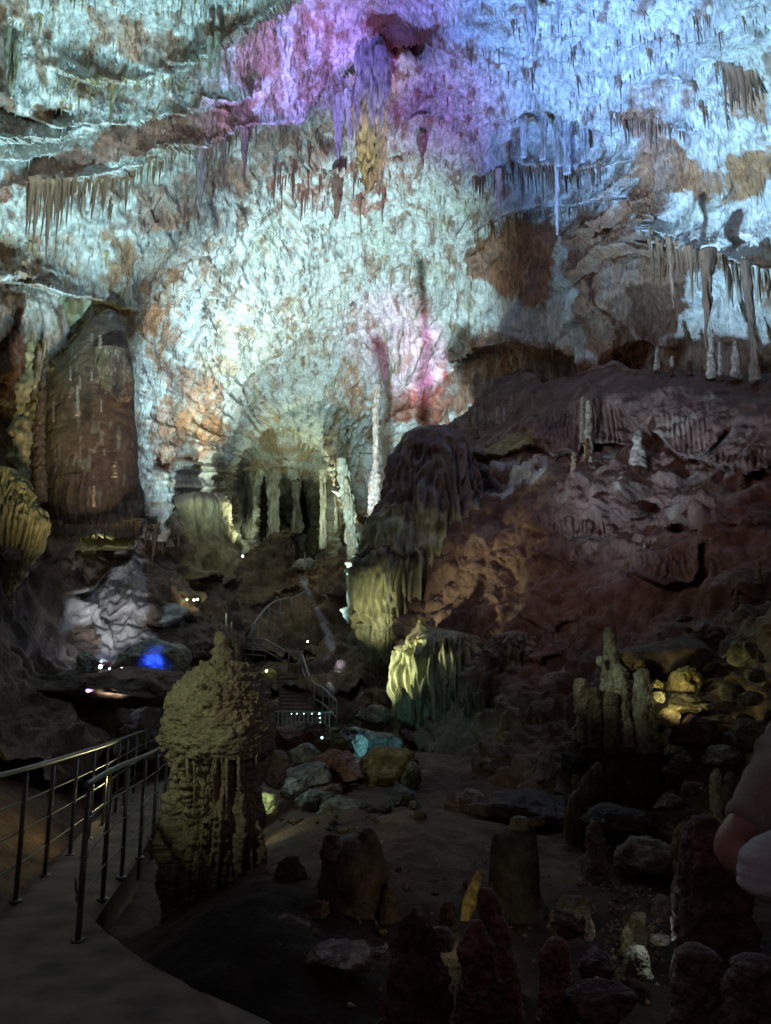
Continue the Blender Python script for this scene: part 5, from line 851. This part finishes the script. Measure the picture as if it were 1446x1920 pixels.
# ------------------------------------------------------------------ railings
def tube_np(P, r, ns=8):
    P = np.asarray(P, float); n = len(P); T = np.gradient(P, axis=0); T /= np.linalg.norm(T, axis=1, keepdims=True) + 1e-9
    up = np.where(np.abs(T[:, 2:3]) > .9, [[1, 0, 0]], [[0, 0, 1]]); A = np.cross(T, up); A /= np.linalg.norm(A, axis=1, keepdims=True); B = np.cross(T, A)
    th = np.linspace(0, 2 * np.pi, ns, endpoint=False)
    v = P[:, None] + r * (np.cos(th)[None, :, None] * A[:, None] + np.sin(th)[None, :, None] * B[:, None]); idx = np.arange(n * ns).reshape(n, ns); nx = np.roll(idx, -1, 1)
    q = np.stack([idx[:-1], nx[:-1], nx[1:], idx[1:]], -1).reshape(-1, 4); vv = np.concatenate([v.reshape(-1, 3), P[:1], P[-1:]])
    t = np.concatenate([np.stack([nx[0], idx[0], np.full(ns, n * ns)], -1), np.stack([idx[-1], nx[-1], np.full(ns, n * ns + 1)], -1)]); return vv, q, t
def tube(name, P, r, mat, parent, ns=8):
    o0 = np.array(parent.location); v, q, t = tube_np(np.asarray(P, float), r, ns); return link(name, mesh_np(name, v - o0, q, t), mat, parent)
def joined(name, parts, mat, parent):
    vs, qs, ts, n = [], [], [], 0
    for v, q, t in parts: vs.append(v); qs.append(q + n); ts.append(t + n); n += len(v)
    return link(name, mesh_np(name, np.concatenate(vs) - np.array(parent.location), np.concatenate(qs), np.concatenate(ts)), mat, parent)
def smooth_path(P, n=60):
    P = np.array([[v[0], v[1], v[2]] for v in P], float); d = np.r_[0, np.cumsum(np.linalg.norm(np.diff(P, axis=0), axis=1))]; t = np.linspace(0, d[-1], n)
    Q = np.stack([np.interp(t, d, P[:, k]) for k in range(3)], -1); ker = np.ones(7) / 7
    S = np.stack([np.convolve(np.pad(Q[:, k], 3, mode='edge'), ker, 'valid') for k in range(3)], -1); S[0], S[-1] = Q[0], Q[-1]; return S
def near_rail(label, bases, H, wires):
    B = [onpath(a, b) for a, b in bases]; r0 = empty('railing', B[0], label, 'railing', 'railings of the near path')
    Hs = [Vector((b.x, b.y, b.z + H)) for b in B]; ext = Hs[0] + (Hs[0] - Hs[1]) * .12
    tube('handrail', smooth_path([ext] + Hs), .024, M_STEEL, r0, 10)
    for b in B:
        tz = H - .055
        joined('post', [tube_np([[b.x, b.y, b.z - .22], [b.x, b.y, b.z + tz * .5], [b.x, b.y, b.z + tz]], .021, 10), tube_np([[b.x, b.y, b.z + tz - .01], [b.x, b.y, b.z + tz + .02], [b.x, b.y, b.z + H - .01]], .010, 8)]
               + [tube_np([[b.x, b.y, b.z - .004], [b.x, b.y, b.z + .004], [b.x, b.y, b.z + .012]], .05, 12)] + [tube_np([[b.x - .03, b.y, b.z + h], [b.x, b.y, b.z + h], [b.x + .03, b.y, b.z + h]], .007, 6) for h in wires], M_STEEL, r0)
    for h in wires:
        W = smooth_path([Vector((b.x, b.y, b.z + h)) for b in B], 90); tube('cable', W, .0075, M_STEEL, r0, 6)
near_rail('steel railing on the left side of the path, nearer posts at the picture edge', [(-120, 1790), (-50, 1745), (29, 1690), (84, 1642), (131, 1603), (166, 1572), (192, 1548), (216, 1524), (232, 1508), (250, 1488), (268, 1470), (284, 1456), (300, 1440), (316, 1424)], 1.04, (.28, .54, .78))
near_rail('steel railing on the right side of the path, ending in a thick post in front', [(146, 1765), (192, 1687), (228, 1645), (262, 1608), (287, 1575), (306, 1543), (318, 1524), (328, 1507), (337, 1492), (345, 1478)], 1.03, (.28, .54, .78))
def far_rail(label, pts, post_h, r, every=1, mids=(), name='stair_railing', posts=None):
    P = [V(*p) for p in pts]; r0 = empty(name, P[0] - Vector((0, 0, post_h)), label, 'railing', 'railings of the far stairs')
    tube('handrail', smooth_path(P, 40), r, M_DSTEEL, r0, 6)
    for p in (P if posts is None else [V(*p) for p in posts]): tube('post', [p - Vector((0, 0, post_h)), p - Vector((0, 0, post_h * .5)), p], r * .8, M_DSTEEL, r0, 6)
    for m in mids: tube('mid_rail', smooth_path([p - Vector((0, 0, m)) for p in P], 30), r * .7, M_DSTEEL, r0, 5)
far_rail('pale stair railing climbing to the top of the slope, highest of the far railings', [(475, 1172, 30.5), (478, 1166, 31), (490, 1150, 32), (505, 1133, 33), (526, 1123, 34), (547, 1122, 35), (578, 1106, 37)], .95, .035)
far_rail('short level railing of the landing left on the slope', [(452, 1196, 29), (475, 1198, 29), (498, 1200, 29)], .75, .035, mids=(.2, .4, .6))
far_rail('sloping railing below the landing, leading down to the right', [(498, 1200, 28.8), (520, 1212, 28), (542, 1224, 27.4), (564, 1223, 27)], .8, .03, mids=(.4,))
far_rail('steep stair railing right of the dark steps, bottom flight', [(567, 1228, 26.8), (574, 1250, 25.8), (582, 1272, 24.8), (590, 1283, 24), (606, 1289, 23), (632, 1316, 21.5)], .9, .035, mids=(.45,))
far_rail('dark bridge railing with a row of tiny lights over the reddish block', [(512, 1334, 15), (540, 1335, 15), (570, 1336, 15), (602, 1336, 15), (625, 1336, 15)], .75, .018, mids=(.7,), name='bridge_railing', posts=[(x, 1335, 15) for x in range(514, 626, 8)])
st = empty('stair_flight', V(560, 1330, 22.5), 'dark flight of stairs descending beside the steep railing', 'stairs')
def box_np(c, sx, sy, sz):
    v = np.array([[x, y, z] for x in (-.5, .5) for y in (-.5, .5) for z in (-.5, .5)]) * [sx, sy, sz] + c
    q = np.array([[0, 1, 3, 2], [4, 6, 7, 5], [0, 4, 5, 1], [2, 3, 7, 6], [0, 2, 6, 4], [1, 5, 7, 3]]); return v, q, np.zeros((0, 3), int)
for k in range(14):
    p = V(556 + k * 1.4, 1232 + k * 6.5, 26.6 - k * .32); joined('step', [box_np([p.x, p.y, p.z - .75], 1.3, .34, .16)], M_DSTEEL if False else M_CONC, st)
sg = empty('sign_board', V(615, 1296, 22), 'small pale tilted board beside the lowest stair railing', 'sign')
p0, p1 = V(610, 1286, 22), V(626, 1302, 21.4); d = (p1 - p0)
vv = np.array([p0, p1, p1 + Vector((.10, .05, .12)), p0 + Vector((.10, .05, .12))]); vv = np.concatenate([vv, vv + [0, .03, -.03]])
link('board', mesh_np('board', vv - np.array(sg.location), [[0, 1, 2, 3], [7, 6, 5, 4], [0, 4, 5, 1], [1, 5, 6, 2], [2, 6, 7, 3], [3, 7, 4, 0]], smooth=False), M_DSTEEL, sg)
tube('post', [p0.lerp(p1, .5) - Vector((0, 0, .9)), p0.lerp(p1, .5) - Vector((0, 0, .4)), p0.lerp(p1, .5)], .02, M_DSTEEL, sg, 6)
fs = empty('fallen_straw', V(1362, 1228, 9.3), 'thin white broken straw lying aslant on the rubble at right', 'stone straw')
tube('straw', [V(1354, 1233, 9.3), V(1363, 1227, 9.35), V(1379, 1214, 9.4)], .009, plain('straw_calcite', (.6, .58, .5), .5), fs, 6)

# ------------------------------------------------------------------ the visible little lamps
LM = {}
def lamp(px, py, Y, col, label, strength=14, size=.07, light=0.0, aim=None):
    key = tuple(col)
    if key not in LM: LM[key] = plain('lamp_lens', col, .3, emit=col, strength=strength)
    size *= .55; p = V(px, py, Y); r0 = empty('floodlight', p - Vector((0, 0, size)), label, 'lamp', 'little lamps among the rocks'); o0 = np.array(r0.location)
    a = np.linspace(0, 2 * np.pi, 12, endpoint=False)
    def ring(y, r): return np.stack([p.x + r * np.cos(a), np.full(12, p.y + y), p.z + r * np.sin(a)], -1)
    rings = [ring(.12, size * .5), ring(.10, size * 1.05), ring(0, size * 1.25), ring(-.03, size * 1.25), ring(-.03, size * 1.0), ring(-.005, size * .95)]
    v = np.concatenate(rings); idx = np.arange(72).reshape(6, 12); nx = np.roll(idx, -1, 1); q = np.stack([idx[:-1], nx[:-1], nx[1:], idx[1:]], -1).reshape(-1, 4)
    link('housing', mesh_np('housing', v - o0, q, np.array([[0, i + 1, i + 2] for i in range(0, 10)])), M_HOUSE, r0)
    lv = np.concatenate([ring(-.012, size * .93), [[p.x, p.y - .03, p.z]]]); link('lens', mesh_np('lens', lv - o0, np.zeros((0, 4), int), np.array([[i, (i + 1) % 12, 12] for i in range(12)])), LM[key], r0)
    if light:
        if aim is None: glow('lamp_light', p + Vector((0, -.12, .1)), col, light)
        else: spot('lamp_light', p + Vector((0, -.05, .1)), aim, col, light, 110, 1.0, .06)
lamp(189, 1250, 17.0, (.95, 1, 1), 'white lamp at the left on the grotto ledge', 16, .085)
lamp(229, 1255, 17.0, (.95, .97, 1), 'white lamp at the right on the grotto ledge', 16, .085)
lamp(206, 1254, 17.1, (.8, 1, .7), 'small greenish lamp between the two white grotto lamps', 6, .05)
lamp(455, 1043, 44, (.75, .85, 1), 'blue white lamp far up the passage', 16, .14)
lamp(351, 1124, 25.5, (.6, 1, .5), 'greenish lamp, leftmost in the row under the hanging rock', 8, .07)
lamp(364, 1125, 25.5, (1, 1, .85), 'white lamp, middle of the row under the hanging rock', 10, .07)
lamp(371, 1124, 25.5, (.9, 1, .8), 'pale lamp, right end of the row under the hanging rock', 10, .07)
lamp(577, 1203, 27.5, (.9, 1, .8), 'tiny lamp on the slope beside the lower stairs', 10, .06)
lamp(500, 1258, 17.0, (1, .98, .5), 'yellow lamp in the hollow rock right of the dome', 8, .055)
lamp(604, 1383, 12.0, (.6, 1, .95), 'teal lamp strip at the edge of the reddish block', 3, .04)
for k, x in enumerate((547, 557, 570, 585, 599)): lamp(x, 1338, 14.9, (.7, 1, .95), 'tiny teal light strung along the bridge railing', 5, .02 if k < 4 else .035)
for k, y in enumerate((1346, 1355)): lamp(600, y, 14.9, (.7, 1, .95), 'tiny teal light hanging below the right end of the bridge lights', 4, .025)

# wet glistening rock and the pool behind the ochre mound
r = thing_blob('wet_rock', 'wet glistening black rock lit teal left of the cascade foot', 'rock', [(1368, 640, 690), (1380, 630, 740), (1400, 640, 750), (1430, 665, 752), (1450, 690, 750)], 15.2, M_WET, lump=.2, facet=.2, fine=.12, colour=stone((.16, .17, .17), (.05, .05, .05)), na=200, nr=90, depth=.5)
thing_blob('wet_rock', 'pale block standing in for teal glints below the glistening rock', 'rock', [(1378, 664, 680), (1390, 662, 692), (1415, 662, 686), (1428, 664, 676)], 14.6, M_WET, lump=.15, facet=.15, colour=stone((.42, .46, .46), (.25, .28, .28)), na=60, nr=50)  # pale block added in place of teal glints on the wet stone
pw = bpy.data.meshes.new('pool'); a, b, c, d = [onz(x, y, -.95) for x, y in ((560, 1400), (900, 1425), (900, 1385), (560, 1370))]

# ------------------------------------------------------------------ the lamps that light the near rocks, and a few added fills
glow('grotto_white', V(222, 1225, 19.5), (.55, .68, 1.0), 50)
spot('grotto_up', V(215, 1262, 18.5), V(222, 1100, 24), (.90, .94, 1.0), 850, 42, 1.0, .1)
spot('grotto_gold', V(200, 1045, 23.2), V(215, 1000, 23), (1.0, .95, .35), 330, 150, 1.0, .1)
glow('grotto_green', V(158, 1275, 16.4), (.72, 1.0, .76), 14)
spot('grotto_blue', V(270, 1240, 17.3), V(298, 1240, 18.4), (.02, .07, 1.0), 90, 60, 1.0, .05)
spot('row_gold', V(362, 1132, 25.0), V(392, 1030, 32), (1.0, .92, .50), 90, 80, 1.0, .1)
spot('stair_top', V(585, 1085, 39.5), V(575, 1030, 44), (.86, 1.0, .92), 110, 80, 1.0, .1)
spot('stair_gold', V(620, 1290, 24), V(510, 1080, 42), (1.0, .84, .54), 520, 60, 1.0, .1)
spot('cleft_blue', V(640, 1260, 24), V(606, 1160, 29), (.5, .56, 1.0), 420, 40, 1.0, .1)
glow('hollow_gold', V(498, 1252, 16.9), (1.0, .95, .4), 1.2)
spot('path_lamp', V(262, 1472, 11.0) + Vector((0, 0, .12)), V(170, 1425, 10.6), (1.0, .92, .42), 48, 160, 1.0, .05)
spot('dome_left', (-3.3, 3.6, 2.9), V(405, 1350, 7.0), (.93, 1.0, .62), 165, 32, .8, .1)
spot('dome_fill', (.6, 1.5, 2.6), V(420, 1340, 7.0), (1.0, .84, .74), 50, 22, .9, .1)  # added fill, stands for weak ambient light from the front
spot('curtain_low', (-2.2, 16.0, .5), V(715, 1130, 20.6), (.94, 1.0, .60), 900, 24, 1.0, .1)
spot('cascade_low', (-2.3, 15.7, .4), V(765, 1215, 17.5), (.88, 1.0, .62), 1500, 44, 1.0, .1)
spot('cascade_teal', V(715, 1405, 13.6), V(690, 1392, 15.2), (.34, .95, 1.0), 26, 140, 1.0, .04)
glow('boulder_teal', V(534, 1452, 9.9), (.5, .98, 1.0), 1.2, .03)
glow('rock_green', V(492, 1490, 8.5), (.8, 1.0, .6), 3, .03)
spot('castle_front', (-1.2, 4.5, 2.7), V(1160, 1265, 8.5), (.90, 1.0, .76), 210, 13, 1.0, .1)
spot('ledge_gold', V(1243, 1325, 8.1), V(1340, 1262, 9.2), (1.0, .88, .42), 16, 90, 1.0, .05)
spot('person_fill', (-.5, .3, 2.3), V(1420, 1560, 1.9), (.95, .86, 1.0), 3.2, 30, 1.0, .05)  # unseen fill added to brighten the arm and cloth, no real source
spot('foreground_fill', (.4, 2.6, 3.4), V(1000, 1760, 4.2), (1.0, .52, .48), 7, 70, 1.0, .15)  # added overhead fill in mid-air, stands for light bounced off the ceiling
glow('gravel_gold', V(868, 1740, 5.2), (1.0, .85, .4), 1.2, .03)
glow('gravel_white', V(1235, 1735, 4.6), (.9, 1.0, .85), 1.0, .03)

# ------------------------------------------------------------------ the person at the right edge, arm bent, and the white cloth
def skin(name, nodes, edges, mat, parent, sub=2, wrinkle=0.0, wf=9.0):
    """one continuous skinned surface over connected joints: nodes = {key: (x, y, z, radius)}"""
    keys = list(nodes); me = bpy.data.meshes.new(name)
    me.from_pydata([nodes[k][:3] for k in keys], [(keys.index(a), keys.index(b)) for a, b in edges], [])
    o = bpy.data.objects.new(name, me); COL.objects.link(o)
    m = o.modifiers.new('skin', 'SKIN'); s = o.modifiers.new('sub', 'SUBSURF'); s.levels = s.render_levels = sub
    if not me.skin_vertices: me.attributes  # the modifier adds its own layer
    for i, k in enumerate(keys):
        sv = me.skin_vertices[0].data[i]; sv.radius = (nodes[k][3], nodes[k][4] if len(nodes[k]) > 4 else nodes[k][3]); sv.use_root = (i == 0)
    dg = bpy.context.evaluated_depsgraph_get(); dg.update(); me2 = bpy.data.meshes.new_from_object(o.evaluated_get(dg))
    bpy.data.objects.remove(o); n = len(me2.vertices); co = np.empty(n * 3, np.float32); me2.vertices.foreach_get('co', co); co = co.reshape(-1, 3)
    if wrinkle:
        nn = np.empty(n * 3, np.float32); me2.vertices.foreach_get('normal', nn)
        co = co + nn.reshape(-1, 3) * (wrinkle * ridge(co, wf, 2, s=(1, 1, .45)))[:, None]
    co = co - np.array(parent.location, np.float32); me2.vertices.foreach_set('co', co.astype(np.float32).ravel())
    me2.polygons.foreach_set('use_smooth', np.ones(len(me2.polygons), bool)); me2.update(); me2.name = name
    me2.materials.clear(); return link(name, me2, mat, parent)
M_SKIN = plain('skin', (.46, .23, .20), .5, nscale=60, nvar=.1); M_SHIRT = plain('shirt_cotton', (.34, .28, .25), .9, nscale=140, nvar=.12)
M_TROU = plain('trousers_cloth', (.03, .03, .04), .9, nscale=120); M_HAIR = plain('hair', (.03, .02, .015), .6, nscale=90); M_CLOTH = plain('white_cotton', (.62, .60, .70), .9, nscale=130, nvar=.08)
pr = empty('person', (1.20, 2.08, -.3), 'person at the right edge in a taupe t-shirt, one bare arm bent at the elbow', 'person')
Nn = {'pelvis': (1.20, 2.08, .84, .15, .12), 'belly': (1.20, 2.08, 1.0, .14, .115), 'chest': (1.19, 2.08, 1.22, .15, .12), 'upper': (1.19, 2.08, 1.34, .12, .10), 'neck': (1.20, 2.08, 1.44, .058), 'throat': (1.215, 2.08, 1.50, .056), 'jaw': (1.235, 2.08, 1.56, .075), 'head': (1.235, 2.08, 1.64, .095), 'crown': (1.225, 2.08, 1.71, .07),
      'nose': (1.34, 2.08, 1.60, .012),
      'rsh': (1.10, 1.95, 1.36, .062), 'rmid': (.94, 1.90, 1.25, .052), 'relb': (.790, 1.86, 1.15, .047), 'rfor': (.89, 1.79, 1.115, .046), 'rwr': (1.03, 1.73, 1.09, .029), 'rpalm': (1.10, 1.72, 1.08, .034),
      'lsh': (1.19, 2.25, 1.36, .062), 'lelb': (1.14, 2.34, 1.08, .042), 'lfor': (1.24, 2.25, 1.05, .042), 'lwr': (1.36, 2.10, 1.05, .028), 'lpalm': (1.42, 2.03, 1.05, .034)}
Ee = [('pelvis', 'belly'), ('belly', 'chest'), ('chest', 'upper'), ('upper', 'neck'), ('neck', 'throat'), ('throat', 'jaw'), ('jaw', 'head'), ('head', 'crown'), ('head', 'nose'), ('upper', 'rsh'), ('rsh', 'rmid'), ('rmid', 'relb'), ('relb', 'rfor'), ('rfor', 'rwr'), ('rwr', 'rpalm'), ('upper', 'lsh'), ('lsh', 'lelb'), ('lelb', 'lfor'), ('lfor', 'lwr'), ('lwr', 'lpalm')]
for sd, pk, dx, dyv in (('r', 'rpalm', (.9, -.1, -.35), (0, .3, 1.0)), ('l', 'lpalm', (.75, -.6, -.2), (0, .3, 1.0))):
    b = np.array(Nn[pk][:3]); d = np.array(dx) / np.linalg.norm(dx); u = np.array(dyv) / np.linalg.norm(dyv); cu = np.array([-.2, .25, -.3])
    for f, (o_, L) in enumerate([(.026, .072), (.009, .080), (-.009, .074), (-.026, .058)]):
        a0 = b + u * o_ + d * .045; a1 = a0 + d * L * .5 + cu * .012; a2 = a1 + d * L * .3 + cu * .05; a3 = a2 + d * L * .25 + cu * .07
        ks = [f'{sd}f{f}{j}' for j in range(4)]
        for kk, pt, rr in zip(ks, (a0, a1, a2, a3), (.0095, .009, .0083, .007)): Nn[kk] = (*pt, rr)
        Ee.append((pk, ks[0])); Ee += [(ks[j], ks[j + 1]) for j in range(3)]
    t0 = b + u * .034 + d * .002; t1 = t0 + u * .022 + d * .03; t2 = t1 + d * .03 + cu * .03
    for kk, pt, rr in zip((sd + 't0', sd + 't1', sd + 't2'), (t0, t1, t2), (.012, .0105, .009)): Nn[kk] = (*pt, rr)
    Ee += [(pk, sd + 't0'), (sd + 't0', sd + 't1'), (sd + 't1', sd + 't2')]
for sd, sy in (('r', 1.97), ('l', 2.19)):
    Nn[sd + 'hip'] = (1.20, sy, .76, .10); Nn[sd + 'kn'] = (1.21, sy, .28, .062); Nn[sd + 'an'] = (1.19, sy, -.20, .042); Nn[sd + 'toe'] = (1.38, sy, -.26, .036)
    Ee += [('pelvis', sd + 'hip'), (sd + 'hip', sd + 'kn'), (sd + 'kn', sd + 'an'), (sd + 'an', sd + 'toe')]
skin('body', Nn, Ee, M_SKIN, pr)
sh = {'chest': (1.19, 2.08, 1.20, .175, .15), 'waist': (1.20, 2.08, .98, .17, .145), 'hem': (1.20, 2.08, .80, .175, .15), 'upper': (1.19, 2.08, 1.34, .145, .125), 'collar': (1.20, 2.08, 1.42, .075), 'rsh': (1.10, 1.96, 1.355, .088), 'rmid': (.975, 1.91, 1.268, .080), 'rcuff': (.872, 1.88, 1.205, .070), 'rhem': (.852, 1.875, 1.193, .067), 'lsh': (1.19, 2.24, 1.36, .088), 'lmid': (1.17, 2.30, 1.24, .08), 'lcuff': (1.155, 2.33, 1.16, .074)}
skin('t_shirt', sh, [('chest', 'waist'), ('waist', 'hem'), ('chest', 'upper'), ('upper', 'collar'), ('upper', 'rsh'), ('rsh', 'rmid'), ('rmid', 'rcuff'), ('rcuff', 'rhem'), ('upper', 'lsh'), ('lsh', 'lmid'), ('lmid', 'lcuff')], M_SHIRT, pr, 3, .016, 11.)
tr = {'waist': (1.20, 2.08, .86, .165, .135), 'seat': (1.20, 2.08, .76, .165, .135)}
te = [('waist', 'seat')]
for sd, sy in (('r', 1.97), ('l', 2.19)):
    tr[sd + 'hip'] = (1.20, sy, .70, .115); tr[sd + 'kn'] = (1.21, sy, .28, .085); tr[sd + 'an'] = (1.20, sy, -.20, .075); te += [('seat', sd + 'hip'), (sd + 'hip', sd + 'kn'), (sd + 'kn', sd + 'an')]
skin('trousers', tr, te, M_TROU, pr, 2, .008, 7.)
skin('hair', {'top': (1.215, 2.08, 1.70, .092), 'back': (1.175, 2.08, 1.63, .085), 'nape': (1.165, 2.08, 1.55, .06)}, [('top', 'back'), ('back', 'nape')], M_HAIR, pr, 2, .004, 40.)
def fold_cloth(p, t, seed, S): return np.broadcast_to(np.array([.5, .5, .6]), p.shape)
o = thing_blob('cloth', 'bundled white cloth with soft folds in front of the bent arm at the right edge', 'cloth', [(1566, 1450, 1500), (1576, 1428, 1530), (1590, 1410, 1545), (1610, 1393, 1555), (1635, 1386, 1560), (1655, 1392, 1555), (1672, 1408, 1540), (1682, 1430, 1520), (1686, 1450, 1500)], 1.72, M_CLOTH, lump=.05, colour=fold_cloth, na=150, nr=110, depth=.7)
me = o.data; n = len(me.vertices); co = np.empty(n * 3, np.float32); nn = co.copy(); me.vertices.foreach_get('co', co); me.vertices.foreach_get('normal', nn); co = co.reshape(-1, 3)
co = co + nn.reshape(-1, 3) * (.012 * ridge(co, 8, 2, s=(.5, .5, 2.2), off=4.))[:, None]; me.vertices.foreach_set('co', co.ravel()); me.update()
